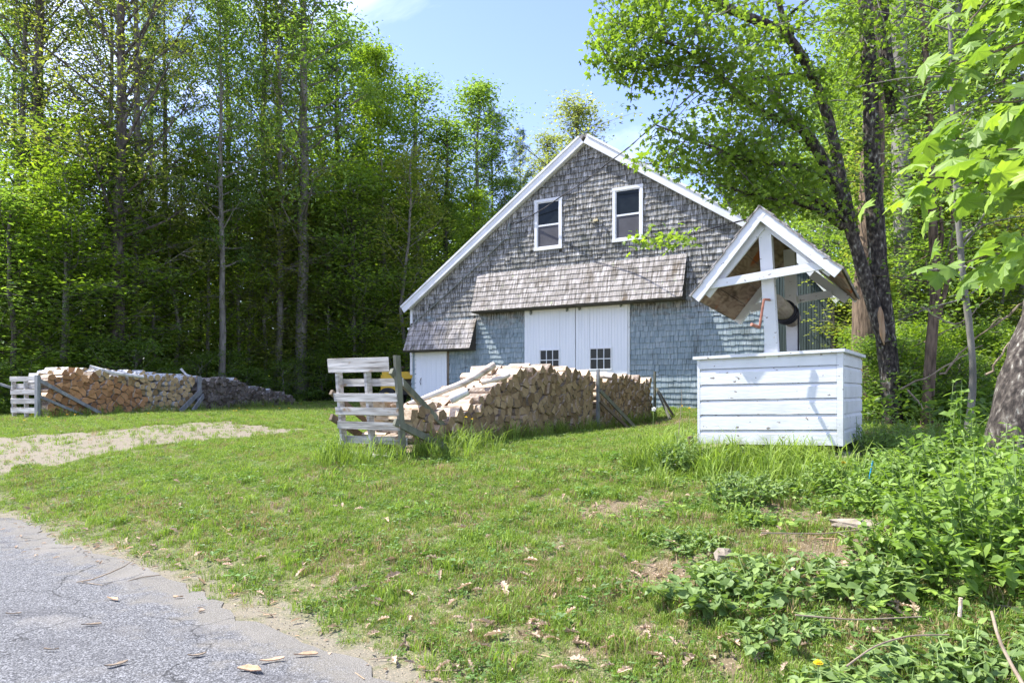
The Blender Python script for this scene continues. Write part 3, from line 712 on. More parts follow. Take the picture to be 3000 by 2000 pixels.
for dd, wn in ((dl, DW[0]), (dr, DW[1])):
    x0, x1, z0, z1 = wn; f = MB(); t = .035
    box(f, x0, x1, -.075, -.03, z1 - t, z1); box(f, x0, x1, -.08, -.03, z0, z0 + t); box(f, x0, x0 + t, -.073, -.03, z0 + t, z1 - t); box(f, x1 - t, x1, -.073, -.03, z0 + t, z1 - t)
    zm = (z0 + z1) / 2; box(f, x0 + t, x1 - t, -.066, -.03, zm - .012, zm + .012)
    for k in (1, 2):
        xm = x0 + t + (x1 - x0 - 2 * t) * k / 3; box(f, xm - .011, xm + .011, -.068, -.03, z0 + t, z1 - t)
    fr = link('window', f.mesh('window', M['white']), dd)
    for k in range(3):
        for r in range(2):
            xa = x0 + t + (x1 - x0 - 2 * t) * k / 3 + .012; xb = x0 + t + (x1 - x0 - 2 * t) * (k + 1) / 3 - .012
            za = (z0 + t, zm + .013)[r]; zc = (zm - .013, z1 - t)[r]
            g = MB(); box(g, xa, xb, -.053, -.051, za, zc); link('pane', g.mesh('pane', M['glass']), fr)
# door trims, hangers, latch, corner boards, ribs, floodlight, insulator
f = MB(); box(f, d1 + .005, d1 + .065, -.04, .03, 0, dt + .1); link('door_trim', f.mesh('door_trim', M['whiteold']), barn)
f = MB(); box(f, md1 + .01, md1 + .08, -.035, .03, 0, sa['zb'] + .1); link('door_trim', f.mesh('door_trim', M['brownwood']), barn, label='bare brown trim beside the small door')
f = MB(); box(f, -.03, .07, -.03, .05, 1.2, el[1]); box(f, bl[0] * .55, md0 - .01, -.028, .05, 0, 1.6 + .35); link('corner_board', f.mesh('corner_board', M['whiteold']), barn)
f = MB(); box(f, er[0] - .02, er[0] + .06, -.03, .10, -.4, er[1] - .08); link('corner_board', f.mesh('corner_board', M['dark']), barn)
for hx, hz in ((1555, 913), (1661, 903), (1698, 899), (1819, 889)):
    a, z = W(hx, hz, -.07); f = MB(); box(f, a - .035, a + .035, -.085, -.052, z - .07, z + .12); box(f, a - .02, a + .02, -.10, -.086, z - .1, z + .05); link('door_hanger', f.mesh('door_hanger', M['metal']), barn)
a, z = W(1234, 1118, -.06); f = MB(); tube(f, [(a, -.055, z + .12), (a, -.09, z + .10), (a - .03, -.09, z), (a + .01, -.09, z - .1)], .009, 5); link('door_handle', f.mesh('door_handle', M['black']), mdo)
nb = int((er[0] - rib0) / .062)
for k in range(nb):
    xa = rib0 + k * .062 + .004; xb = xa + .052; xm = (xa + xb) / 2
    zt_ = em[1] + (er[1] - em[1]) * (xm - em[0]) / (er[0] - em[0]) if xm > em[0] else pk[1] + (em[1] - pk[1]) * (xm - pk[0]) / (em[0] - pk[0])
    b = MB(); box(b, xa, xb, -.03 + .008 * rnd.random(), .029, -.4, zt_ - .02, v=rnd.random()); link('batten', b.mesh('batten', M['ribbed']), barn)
a, z = W(1744, 645, -.05); f = MB(); box(f, a - .06, a + .08, -.07, -.02, z - .03, z + .03); fl = link('floodlight', f.mesh('floodlight', M['tan']), barn)
f = MB(); tube(f, [(a - .13, -.12, z), (a - .09, -.06, z)], [.045, .02], 8); tube(f, [(a + .15, -.12, z + .02), (a + .11, -.06, z)], [.045, .02], 8); link('lamp_head', f.mesh('lamp_head', M['metal']), fl)
f = MB(); a, z = W(1203, 963, -.03); box(f, a - .08, a + .06, -.1, -.03, z - .03, z + .03); link('lamp_bracket', f.mesh('lamp_bracket', M['white']), barn)
# conduit down the gable and service head
pts = []
for (px, py) in ((1492, 700), (1487, 690), (1478, 700), (1450, 728), (1400, 776), (1340, 832), (1280, 886), (1216, 943), (1207, 960)):
    a, z = W(px, py, -.06); pts.append((a, -.06, z))
f = MB(); tube(f, smoothpath(pts, 30), .016, 6); link('conduit', f.mesh('conduit', M['metal']), barn)
a, z = W(1491, 663, -.1)
f = MB(); box(f, a - .03, a + .02, -.1, -.02, z - .25, z + .08); tube(f, [(a, -.1, z), (a - .05, -.12, z - .12), (a + .08, -.12, z - .2), (a + .22, -.06, z - .18)], .012, 6); tube(f, [(a + .1, -.1, z - .28), (a + .12, -.16, z - .3)], .03, 8)
link('cable_bracket', f.mesh('cable_bracket', M['metal']), barn)
# power cable through the air
cp = [(2420, -40, 9.2), (2370, 0, 9.8), (2197, 134, 11.8), (2044, 264, 14.0), (1968, 329, 15.3), (1891, 390, 16.8), (1803, 463, 18.4), (1700, 540, 20.0), (1600, 606, 21.1), (1491, 668, 22.1)]
f = MB(); Q = smoothpath([tuple(P(*c)) for c in cp], 60); tube(f, Q, .011, 5)
Q2 = Q.copy(); tt = np.linspace(0, 40, len(Q)); Q2[:, 2] += .022 * np.sin(tt); Q2[:, 0] += .022 * np.cos(tt); tube(f, Q2, .008, 4)
link('power_cable', f.mesh('power_cable', M['cable']), label='black twisted power cable running from the treetop to the barn gable', cat='cable')

# ------------------------------------------------------------------ tractor by the barn corner
tx = P(1190, 1185, 25.0); tz = gz(tx.x, tx.y)
tr = root('tractor', (tx.x, tx.y, tz), 'old yellow tractor with red exhaust stack parked at the left corner of the barn', 'tractor', R(-12))
f = MB(); box(f, -.75, .75, -.4, .4, .95, 1.22, j=.02); box(f, -.78, -.2, -.36, .36, .55, .95, j=.01); box(f, -.82, -.78, -.3, .3, .55, 1.1); link('hood', f.mesh('hood', M['yellow']), tr)
f = MB(); box(f, -.75, 1.1, -.16, .16, .42, .62); box(f, -.15, .4, -.2, .2, .6, .94); link('chassis', f.mesh('chassis', M['dark']), tr)
f = MB(); tube(f, [(-.3, 0, 1.2), (-.3, 0, 1.72)], .055, 12); link('exhaust_stack', f.mesh('exhaust_stack', M['red']), tr)
f = MB(); tube(f, [(-.14, -.1, 1.2), (-.14, -.1, 1.34)], [.05, .05], 10); tube(f, [(-.14, -.1, 1.34), (-.14, -.1, 1.40)], [.13, .11], 12); link('air_cleaner', f.mesh('air_cleaner', M['dark']), tr)
f = MB()
for y in (-.4, .4): tube(f, [(.35, y, 1.2), (.62, y, 1.95), (1.2, y, 1.95), (1.3, y, 1.0)], .03, 6)
link('roll_bar', f.mesh('roll_bar', M['yellow']), tr)
def wheel(x, y, r, w):
    f = MB(); tube(f, [(x, y - w / 2, r), (x, y - w * .4, r), (x, y + w * .4, r), (x, y + w / 2, r)], [r * .86, r, r, r * .86], 22); wh = link('tyre', f.mesh('tyre', M['rubber']), tr)
    f = MB(); tube(f, [(x, y - w / 2 - .01, r), (x, y + w / 2 + .01, r)], r * .5, 14); link('rim', f.mesh('rim', M['yellow']), wh)
for x, y, r_, w_ in ((-.5, -.45, .33, .2), (-.5, .45, .33, .2), (.95, -.5, .58, .34), (.95, .5, .58, .34)): wheel(x, y, r_, w_)

# ------------------------------------------------------------------ voronoi woodpiles
def voronoi(pts, hull_fn, bounds):
    out = []; pts = np.array(pts); n = len(pts)
    for i in range(n):
        p = pts[i]; d = pts - p; dd = (d ** 2).sum(1); order = np.argsort(dd)[1:16]
        poly = [(bounds[0], bounds[2]), (bounds[1], bounds[2]), (bounds[1], bounds[3]), (bounds[0], bounds[3])]
        for j in order:
            nx_, ny_ = d[j]; c = nx_ * (p[0] + pts[j][0]) / 2 + ny_ * (p[1] + pts[j][1]) / 2
            poly = clip(poly, nx_, ny_, c)
            if len(poly) < 3: break
        out.append(poly)
    return out
def pile_cells(s0, s1, top, mean, rs, aspect=1.15, keepfn=None):
    """cells of split ends under the profile top(s)"""
    pts = []; rowh = mean * .86
    zmax = max(top(s) for s in np.linspace(s0, s1, 40)) + mean * 2
    z = mean * .4; r = 0
    while z < zmax:
        s = s0 - mean + (r % 2) * mean * .5
        while s < s1 + mean:
            w = mean * aspect * rs.uniform(.5, 1.6)
            pts.append((s + rs.normal(0, mean * .16), z + rs.normal(0, mean * .24))); s += w
        z += rowh * rs.uniform(.85, 1.15); r += 1
    vo = voronoi(pts, None, (s0 - 1, s1 + 1, 0.0, zmax + 1))
    cells = []
    for p, poly in zip(pts, vo):
        if len(poly) < 3 or p[0] < s0 + mean * .3 or p[0] > s1 - mean * .3 or p[1] > top(p[0]): continue
        a = area(poly)
        if a > mean * mean * 3.6 or a < mean * mean * .2:
            if a < mean * mean * .2: continue
            k = math.sqrt(mean * mean * 2.0 / a); poly = [(p[0] + (q[0] - p[0]) * min(1, k), p[1] + (q[1] - p[1]) * min(1, k)) for q in poly]
        c = ctr(poly)
        # drop very short edges
        pl = [q for i, q in enumerate(poly) if math.hypot(q[0] - poly[i - 1][0], q[1] - poly[i - 1][1]) > mean * .13]
        if len(pl) < 3: continue
        sh = rs.uniform(.83, .94)
        rot = rs.normal(0, .06)
        pl2 = []
        for q in pl:
            x, y = (q[0] - c[0]) * sh, (q[1] - c[1]) * sh
            pl2.append((c[0] + x * math.cos(rot) - y * math.sin(rot), c[1] + x * math.sin(rot) + y * math.cos(rot)))
        cells.append((pl2, c))
    return cells
LOGS = []   # (size in the photo, mesh builder arguments)
def add_pile(org, ang, cells, depth, length, mats, key, rs, roundish=0.0, outj=.03, rows=1, vis=1.0):
    """org: ground point of the face's near end; ang: direction of the pile; logs reach back across it"""
    ca, sa_ = math.cos(ang), math.sin(ang)
    for (poly, c) in cells:
        gx_, gy_ = org[0] + ca * c[0], org[1] + sa_ * c[0]
        g = gz(gx_ - sa_ * depth, gy_ + ca * depth) - .01
        o = depth + rs.uniform(-outj, outj); ln = length * rs.uniform(.9, 1.05)
        isround = rs.rand() < roundish
        pl = poly
        if isround:
            rr = math.sqrt(area(poly) / math.pi) * .97; pl = [(c[0] + rr * math.cos(t), c[1] + rr * math.sin(t)) for t in np.linspace(0, 2 * math.pi, 11)[:-1]]
        elif rs.rand() < .55:    # a rounded bark side on one corner
            k = rs.randint(len(pl)); q0, q1 = pl[k], pl[(k + 1) % len(pl)]
            mx_, my_ = (q0[0] + q1[0]) / 2, (q0[1] + q1[1]) / 2
            dx, dy = mx_ - c[0], my_ - c[1]; d = math.hypot(dx, dy) + 1e-6; e = .16 * math.hypot(q1[0] - q0[0], q1[1] - q0[1])
            pl = pl[:k + 1] + [(mx_ + dx / d * e * .6, my_ + dy / d * e * .6)] + pl[k + 1:]
        def face(t, dd, k=1.0):
            s_, z_ = c[0] + (t[0] - c[0]) * k, c[1] + (t[1] - c[1]) * k
            return (org[0] + ca * s_ - sa_ * dd, org[1] + sa_ * s_ + ca * dd, g + z_)
        tw = rs.normal(0, .012, 2)
        f0 = lambda t, o=o: face(t, o)
        f1 = lambda t, o=o, ln=ln: (lambda q: (q[0] + tw[0], q[1] + tw[1], q[2]))(face(t, o + ln, rs.uniform(.93, 1.03)))
        m_ = MB(); nside = len(pl)
        side = [mats[2] if (isround or rs.rand() < .3) else mats[1] for _ in range(nside)]
        try:
            prism(m_, pl, f0, f1, rs.rand(), [mats[0], mats[0]] + side)
        except Exception: continue
        wx, wy, wz_ = face(c, o)
        LOGS.append((math.sqrt(area(pl)) * F / wy * vis, m_, (wx, wy, wz_), key, (c[0], c[1], depth)))
rsA = np.random.RandomState(5)
PA = (-1.45 + .02, 9.5 + .1); ANG = math.atan2(VV.y, VV.x)
def s_of(px, org=PA, d=(VV.x, VV.y)):
    k = (px - CX) / F; return (org[0] - k * org[1]) / (k * d[1] - d[0])
def prof(pairs, org, d):
    S = []; Z = []
    for px, py in pairs:
        s = s_of(px, org, d); Y = org[1] + d[1] * s; X = org[0] + d[0] * s
        S.append(s); Z.append(CZ + (HY - py) / F * Y - gz(X, Y))
    return (lambda s: float(np.interp(s, S, Z))), S
tA, SA = prof([(1190, 1180), (1250, 1172), (1275, 1240), (1310, 1245), (1330, 1200), (1360, 1180), (1400, 1155), (1440, 1125), (1480, 1095), (1520, 1078), (1600, 1074), (1700, 1080), (1742, 1090), (1750, 1100), (1830, 1092), (1912, 1094)], PA, (VV.x, VV.y))
smid = s_of(1745); send = s_of(1910)
MATS_A = [M['end_tan'], M['split'], M['logbark']]
cellsA = pile_cells(.12, smid - .05, lambda q: tA(q) - .05, .118, rsA, 1.75) + pile_cells(smid + .05, send, lambda q: tA(q) - .05, .105, rsA, 1.7)
add_pile(PA, ANG, cellsA, 0.0, .42, (0, 1, 2), 'A', rsA, .06, .035)
tA2 = lambda s: tA(s) - .03 + .03 * math.sin(s * 5)
cellsA2 = [c for c in pile_cells(.12, send, tA2, .13, rsA, 1.4) if c[1][1] > tA(c[1][0]) - .45 or c[1][0] < 3]
add_pile(PA, ANG, cellsA2, .46, .45, (0, 1, 2), 'A', rsA, .12, .03, vis=.45)
# far pile on the left
D2 = Vector((.415, .91)).normalized(); ANG2 = math.atan2(D2.y, D2.x); PB = (-12.35, 18.9)
tB, SB = prof([(118, 1100), (160, 1092), (240, 1086), (300, 1090), (400, 1092), (500, 1098), (570, 1102), (600, 1106), (700, 1110), (740, 1135), (800, 1142), (850, 1158), (885, 1190)], PB, D2)
sB1 = s_of(440, PB, D2); sB2 = s_of(573, PB, D2); sB3 = s_of(880, PB, D2)
rsB = np.random.RandomState(9)
cb = pile_cells(.1, sB2, tB, .135, rsB, 1.8)
cor = [c for c in cb if not (c[1][0] > sB1 - .6 + .5 * math.sin(c[1][1] * 4) or c[1][1] > 1.0 and c[1][0] > 1.6)]
cye = [c for c in cb if c not in cor]
add_pile(PB, ANG2, cor, 0, .45, (0, 1, 2), 'B', rsB, .05, .05)
add_pile(PB, ANG2, cye, 0, .45, (0, 1, 2), 'Y', rsB, .75, .05)
cd = pile_cells(sB2 + .2, sB3, tB, .115, rsB, 1.6)
add_pile(PB, ANG2, cd, 0, .45, (0, 1, 2), 'D', rsB, .15, .06)
cbk = [c for c in pile_cells(.1, sB3, lambda s: tB(s) + .05, .17, rsB) if c[1][1] > tB(c[1][0]) - .3]
add_pile(PB, ANG2, cbk, .48, .45, (0, 1, 2), 'W', rsB, .8, .05, vis=.4)
MATK = {'A': MATS_A, 'B': [M['end_orange'], M['split'], M['logbark']], 'Y': [M['end_yellow'], M['logbark'], M['birchw']], 'D': [M['end_grey'], M['splitgrey'], M['logbark']], 'W': [M['end_yellow'], M['birchw'], M['birchw']]}
LAB = {'A': ('split firewood log with tan cut end in the near stack beside the barn doors', 'split logs of the near stack'),
       'B': ('split firewood log with orange cut end in the left half of the far stack', 'orange split logs of the far stack'),
       'Y': ('pale cut log in the right half of the far left stack', 'pale logs of the far stack'),
       'D': ('dark grey weathered split log in the low dark end of the far stack', 'dark logs of the far stack'),
       'W': ('white barked round log lying along the top of the far left stack', 'white birch logs on top of the far stack')}
LOGS.sort(key=lambda t: -t[0])
restk = {}
for i, (s, m_, loc, key, rd_) in enumerate(LOGS):
    if i < 295:
        s_, z_, dp_ = rd_
        row_ = 'bottom' if z_ < .35 else 'middle' if z_ < .75 else 'upper'
        if key == 'A': lb_ = ('split log in the %s rows of the near stack ' % row_ if dp_ < .3 else 'split log in the back row of the near stack ') + ('near its sloping end' if s_ < 2.2 else 'below its crest' if s_ < 4 else 'left of the grey post' if s_ < smid else 'beyond the grey post')
        elif key == 'W': lb_ = LAB[key][0]
        else: lb_ = {'B': 'orange split log in the %s rows of the far left stack', 'Y': 'pale cut log in the %s rows of the far left stack', 'D': 'dark grey log in the %s rows of the low far stack'}[key] % row_
        link('split_log', m_.mesh('split_log', MATK[key], origin=loc), label=lb_, cat='log', group=LAB[key][1], loc=loc)
    else: restk.setdefault(key, MB()).merge(m_)
RL = {'A': 'remaining small tan split logs of the near stack', 'B': 'remaining orange split logs of the far left stack', 'Y': 'remaining pale logs of the far left stack', 'D': 'dark grey logs at the low end of the far left stack', 'W': 'white barked logs topping the far left stack'}
for k, m_ in restk.items(): link('split_log', m_.mesh('split_log', MATK[k]), kind='stuff', label=RL[k], cat='firewood')

# long poles and loose pieces on the near stack
def pole(pts, r, m, label, name='birch_pole', cat='pole', group=None, k=10):
    f = MB(); Q = smoothpath(pts, 14); Q[:, 2] += RS.normal(0, r * .12, 14); c = tuple(Q.mean(0))
    rr = np.linspace(r[0], r[1], 14) if isinstance(r, tuple) else r
    tube(f, Q, rr, k, mi=0, mi_cap=1, noise=.05)
    link(name, f.mesh(name, [m, M['end_tan']], smooth=True, origin=c), label=label, cat=cat, group=group, loc=c)
def pole2(pts, r0, r1, m, label, **kw):
    f = MB(); Q = smoothpath(pts, 14); c = tuple(Q.mean(0)); tube(f, Q, np.linspace(r0, r1, 14), 10, mi=0, mi_cap=1, noise=.06)
    nm = kw.get('name', 'birch_pole'); link(nm, f.mesh(nm, [m, M['end_tan']], smooth=True, origin=c), label=label, cat=kw.get('cat', 'pole'), group=kw.get('group'), loc=c)
pole2([tuple(P(1195, 1185, 10.3)), tuple(P(1290, 1148, 10.7)), tuple(P(1370, 1118, 11.1)), tuple(P(1445, 1070, 11.6))], .036, .06, M['birch'], 'long peeling birch pole lying up the slope of the near stack')
pole2([tuple(P(1320, 1172, 10.7)), tuple(P(1372, 1145, 10.7))], .06, .055, M['birchw'], 'short white barked round log poking out of the sloping end of the near stack', name='round_log', cat='log')
pole2([tuple(P(1410, 1122, 11.5)), tuple(P(1484, 1103, 11.6)), tuple(P(1490, 1098, 11.7))], .04, .035, M['birch'], 'thin pale branch resting below the crest of the near stack', name='branch', cat='branch')
pole2([tuple(P(1750, 1098, 15.2)), tuple(P(1800, 1102, 14.7))], .07, .07, M['birch'], 'smooth round log beside the grey middle post of the near stack', name='round_log', cat='log')
pole2([tuple(P(262, 1074, 20.3)), tuple(P(330, 1092, 20.6)), tuple(P(420, 1104, 21.3)), ], .055, .05, M['birchw'], 'long white birch pole lying on top of the far left stack')
pole2([tuple(P(530, 1080, 23.4)), tuple(P(546, 1098, 23.4)), tuple(P(560, 1102, 23.4))], .04, .03, M['birchw'], 'short white stick pointing up at the middle of the far stack', name='stick', cat='stick')
f = MB(); c = tuple(P(217, 1093, 19.9)); 
prism(f, [(-.15, -.13), (.16, -.13), (.12, .14), (-.14, .16)], lambda t: (t[0], -.2, t[1]), lambda t: (t[0], .2, t[1]), .6, [0, 0, 1, 1, 1, 1]); link('split_log', f.mesh('split_log', [M['end_orange'], M['logbark']]), label='big square chopping block on top of the far stack', cat='log', loc=c, rotz=R(35))
# big bright split pieces at the sloping near end: real logs laid on the slope
big = [((1300, 1148), .13, 11.6), ((1330, 1128), .15, 11.9), ((1405, 1105), .16, 12.2), ((1455, 1078), .16, 12.6), ((1350, 1165), .16, 11.3), ((1400, 1140), .17, 11.7), ((1455, 1110), .15, 12.1), ((1310, 1190), .17, 11.0), ((1375, 1182), .15, 11.2)]
for i, ((px, py), w, Y) in enumerate(big):
    c = P(px, py + 14, Y); f = MB(); w2 = w * .5
    pl = [(-w2, -w2 * .7), (w2, -w2 * .8), (w2 * .9, w2 * .3), (0.1 * w2, w2), (-w2 * .8, w2 * .4)]
    prism(f, pl, lambda t: (.23, t[0], t[1]), lambda t: (-.24, t[0] * .95, t[1] * .92), RS.rand(), [0, 0, 1, 1, 1, 2, 1])
    link('split_log', f.mesh('split_log', MATS_A), label='large bright split log laid loose on the sloping end of the near stack', cat='log', group='loose logs on the slope of the near stack', loc=tuple(c), rotz=UA + RS.uniform(-.25, .25))
# bigger splits close behind the pallet rack
for i, (px, py, Y, w, dz_) in enumerate([(1150, 1215, 10.1, .2, 0), (1165, 1252, 10.0, .17, 0), (1135, 1285, 9.95, .15, 0), (1225, 1245, 10.3, .18, 0), (1215, 1285, 10.0, .16, 0), (1245, 1300, 10.1, .17, 0), (1185, 1310, 9.9, .15, 0), (1265, 1215, 10.5, .17, 0), (1230, 1195, 10.5, .2, 0)]):
    c = P(px, py, Y); f = MB(); w2 = w * .5
    pl = [(-w2, -w2 * .8), (w2, -w2 * .7), (w2 * .9, w2 * .3), (.2 * w2, w2), (-w2 * .9, w2 * .6)]
    prism(f, pl, lambda t: (.23, t[0], t[1]), lambda t: (-.24, t[0] * .95, t[1] * .92), RS.rand(), [0, 0, 1, 1, 1, 2, 1])
    link('split_log', f.mesh('split_log', MATS_A), label='thick split log lying low just behind the grey pallet rack', cat='log', group='logs behind the pallet rack', loc=tuple(c), rotz=UA + RS.uniform(-.2, .2))

# ------------------------------------------------------------------ pallet rack, near
def pallet(loc, ang, label, w, lean, slats_front, slats_back, braces, h, scale=1.0, postm='post', extra=None):
    """local x along the pallet face, y into the pile, z up"""
    r = root('pallet_rack', loc, label, 'pallet rack', ang)
    def q(x, y, z): return (x, y - lean * z, z)
    for i, x in enumerate((.03, w * .5, w - .03)):
        f = MB(); V = []
        hh = h * (1.0 if i == 2 else .93); 
        for z in (-.08, hh):
            for (dx, dy) in ((-.022, 0), (.022, 0), (.022, .10), (-.022, .10)): V.append(q(x + dx, dy, z))
        f.add(V, BOXF, .4); link('stringer', f.mesh('stringer', M['pallet' if i < 2 else 'post']), r)
    for (z0, z1, xa, xb, th) in slats_front:
        f = MB(); V = []
        for z in (z0, z1):
            for (x, y) in ((xa, -.022), (xb, -.022), (xb, -.003), (xa, -.003)): V.append(q(x + RS.uniform(-.008, .008), y, z + RS.uniform(-.006, .006)))
        f.add(V, BOXF, RS.rand()); link('slat', f.mesh('slat', M['pallet']), r)
    for (z0, z1, xa, xb) in slats_back:
        f = MB(); V = []
        for z in (z0, z1):
            for (x, y) in ((xa, .103), (xb, .103), (xb, .122), (xa, .122)): V.append(q(x, y, z))
        f.add(V, BOXF, RS.rand()); link('slat', f.mesh('slat', M['pallet']), r)
    for (a, b, w_, h_, m) in braces:
        f = MB(); beam(f, a, b, w_, h_); link('brace', f.mesh('brace', M[m]), r)
    return r
pg = gz(-2.0, 9.8)
wP = 1.12
def WP(px, py, b=0.0):
    return W(px, py, b, A=Vector((-1.45, 9.5)) - U * wP, zb=pg)
loc = Vector((-1.45, 9.5)) - U * wP
zz = lambda px, py: WP(px, py)[1]
sf = []
for (ya, yb, xa, xb) in (((1082 - 25), (1082), 0, 0), (1174, 1152, 0, 0), (1214, 1193, 0, 0), (1253, 1233, 0, 0)):
    pass
sl = [(zz(1060, 1090), zz(1060, 1050), -.10, wP - .12), (zz(1060, 1175), zz(1060, 1152), -.03, wP - .02), (zz(1060, 1215), zz(1060, 1193), -.01, wP - .01), (zz(1060, 1256), zz(1060, 1234), .0, wP), (zz(1060, 1350), zz(1060, 1322), .1, wP - .02)]
sl = [(a, b, c, d, .02) for a, b, c, d in sl]
bk = [(zz(1060, 1131), zz(1060, 1109), .03, wP), (zz(1060, 1300), zz(1060, 1278), .03, wP)]
htop = zz(1160, 1042)
def LP(px, py, b):   # local point on the plane b behind the pallet
    a, z = WP(px, py, b); return (a, b, z)
br = [(LP(1146, 1086, -.15), LP(1325, 1275, 1.3), .05, .085, 'post'), (LP(1156, 1235, -.12), (wP + .16, 1.0, .0), .05, .09, 'post'),
      ((-.06, -.12, zz(1000, 1148)), (-.05, .9, .25), .045, .07, 'brownwood'), ((-.06, -.12, zz(1000, 1220)), (-.05, .95, .0), .05, .09, 'brownwood')]
pallet((loc.x, loc.y, pg), UA, 'upright grey pallet with a wide top board at the near end of the stack', wP, .10, sl, bk, br, htop)
# foundation sleepers under it
f = MB(); box(f, -.02, 1.1, -.10, .12, -.2, .03, j=.02); link('sleeper', f.mesh('sleeper', M['foundation']), loc=(loc.x, loc.y, pg), rotz=UA, label='pale concrete sleeper under the upright grey pallet, half hidden by grass', cat='sleeper')
# mid and far posts of the near stack with braces
def gpost(org, d, s, h, label, m='postgrey', dx=.08, nm='post', off=-.06, braces=(), ang=0):
    nrm = Vector((d[1], -d[0]))
    x, y = org[0] + d[0] * s + nrm.x * (-off), org[1] + d[1] * s + nrm.y * (-off); g = gz(x, y)
    r = root('stack_post', (x, y, g), label, 'post', ang)
    f = MB(); box(f, -dx / 2, dx / 2, -.02, .03, -.1, h, j=.004); link('upright', f.mesh('upright', M[m]), r)
    for (a, b, w_, h_, mm) in braces:
        f = MB(); beam(f, a, b, w_, h_); link('brace', f.mesh('brace', M[mm]), r)
    return r
gpost(PA, (VV.x, VV.y), smid, tA(smid) + .08, 'grey upright post between the two sections of the near stack', ang=ANG, braces=[((.03, -.03, .85), (.95, -.5, .0), .04, .07, 'post'), ((.0, -.05, .62), (.75, -.42, 0), .04, .06, 'brownwood')])
gpost(PA, (VV.x, VV.y), send + .05, tA(send) + .05, 'grey end post of the near stack beside the barn wall', ang=ANG, m='post', braces=[((-.02, -.05, .75), (-.35, -.5, .0), .04, .06, 'post'), ((.04, -.03, .75), (.2, -.45, 0), .04, .06, 'brownwood')])
gpost(PB, D2, sB2 + .1, tB(sB2) + .02, 'grey post with two slanting boards in the middle of the far left stack', ang=ANG2, dx=.13, braces=[((.06, -.03, .68), (-1.15, -.45, .0), .03, .16, 'postgrey'), ((.12, -.06, .50), (-.72, -.50, 0), .03, .16, 'postgrey')])
# far pallet rack
UB = Vector((D2.y, -D2.x)); angB = math.atan2(UB.y, UB.x)
lb = Vector((PB[0], PB[1])) - UB * 1.12 - D2 * .14; lg = gz(lb.x, lb.y)
H = 1.13
pallet((lb.x, lb.y, lg), angB, 'small looking grey pallet standing at the left end of the far stack', 1.12, .02,
       [(1.02, 1.14, -.02, 1.1, .02), (.66, .80, 0, 1.12, .02), (.42, .56, 0, 1.12, .02), (.18, .32, 0, 1.12, .02)], [(.82, .95, .03, 1.08)],
       [((1.16, -.02, 1.05), (1.2, 1.9, .02), .04, .09, 'postgrey'), ((1.16, .0, .62), (1.18, 1.35, .02), .04, .07, 'postgrey'), ((-.05, .1, .82), (-.35, -.1, .95), .05, .06, 'postgrey')], 1.13)
f = MB(); box(f, 1.06, 1.18, -.06, .02, -.1, 1.17); link('stack_post', f.mesh('stack_post', M['postgrey']), label='thick grey corner post at the left end of the far stack', cat='post', loc=(lb.x, lb.y, lg), rotz=angB)

# ------------------------------------------------------------------ the well
U2 = Vector((.839, -.545)).normalized(); V2 = Vector((-U2.y, U2.x)); WA = math.atan2(U2.y, U2.x)
WL = Vector((2.083, 7.99)); WZ = 0.99; BW, BD = 1.45, 1.43
well = root('wishing_well', (WL.x, WL.y, WZ), 'white painted wooden well with clapboard box and small gabled roof', 'well', WA)
def Q2(px, py, b): return W(px, py, b, A=WL, zb=WZ, U=U2, VV=V2)
def wl(px, py, b):
    a, z = Q2(px, py, b); return Vector((a, b, z))
cr = lambda x, y: (1940 + x * .5738, 560 + y * .5738)    # positions read off an enlargement of the photograph
yl = [858, 912, 990, 1068, 1142, 1220, 1290]; yr = [822, 888, 975, 1055, 1138, 1218, 1300]
zl = [Q2(*cr(190, y), 0)[1] for y in yl]; zr = [Q2(*cr(905, y), 0)[1] for y in yr]
a0 = 0.0; a1 = BW
for k in range(6):
    f = MB(); t0, t1 = (zl[k], zr[k]), (zl[k + 1], zr[k + 1])
    V = []
    for (z, side) in ((1, 0), (0, 0)):
        pass
    zb0, zb1, zt0, zt1 = t1[0] + .006, t1[1] + .006, t0[0] - .001, t0[1] - .001
    V = [(a0 + .02, -.028, zb0), (a1 - .03, -.028, zb1), (a1 - .03, .01, zb1), (a0 + .02, .01, zb0), (a0 + .02, -.006, zt0 - .0), (a1 - .03, -.006, zt1), (a1 - .03, .01, zt1), (a0 + .02, .01, zt0)]
    V2_ = [(a0 + .02, -.028, zb0), (a1 - .03, -.028, zb1), (a1 - .03, .01, zb1), (a0 + .02, .01, zb0),
           (a0 + .02, -.028, zt0 - .035), (a1 - .03, -.028, zt1 - .035), (a0 + .02, -.004, zt0), (a1 - .03, -.004, zt1), (a1 - .03, .01, zt1), (a0 + .02, .01, zt0)]
    fc = [(0, 1, 5, 4), (4, 5, 7, 6), (6, 7, 8, 9), (0, 3, 2, 1), (1, 2, 8, 7, 5), (0, 4, 6, 9, 3), (2, 3, 9, 8)]
    f.add(V2_, fc, RS.rand()); link('clapboard', f.mesh('clapboard', M['whiteold']), well)
    # right side, shifted a little
    f = MB(); z0, z1 = t1[1] + .003, t0[1] - .001; xs = a1
    yb = BD
    V = [(xs + .022, .04, z0), (xs + .022, yb, z0), (xs - .01, yb, z0), (xs - .01, .04, z0), (xs + .022, .04, z1 - .035), (xs + .022, yb, z1 - .035), (xs + .004, .04, z1), (xs + .004, yb, z1), (xs - .01, yb, z1), (xs - .01, .04, z1)]
    f.add(V, fc, RS.rand()); link('clapboard', f.mesh('clapboard', M['whiteold']), well)
f = MB(); box(f, 0, .03, .012, BD, zl[6], zl[0]); box(f, .03, BW - .03, BD - .03, BD, zl[6], zl[0]); link('side_panel', f.mesh('side_panel', M['whiteold']), well)
f = MB()
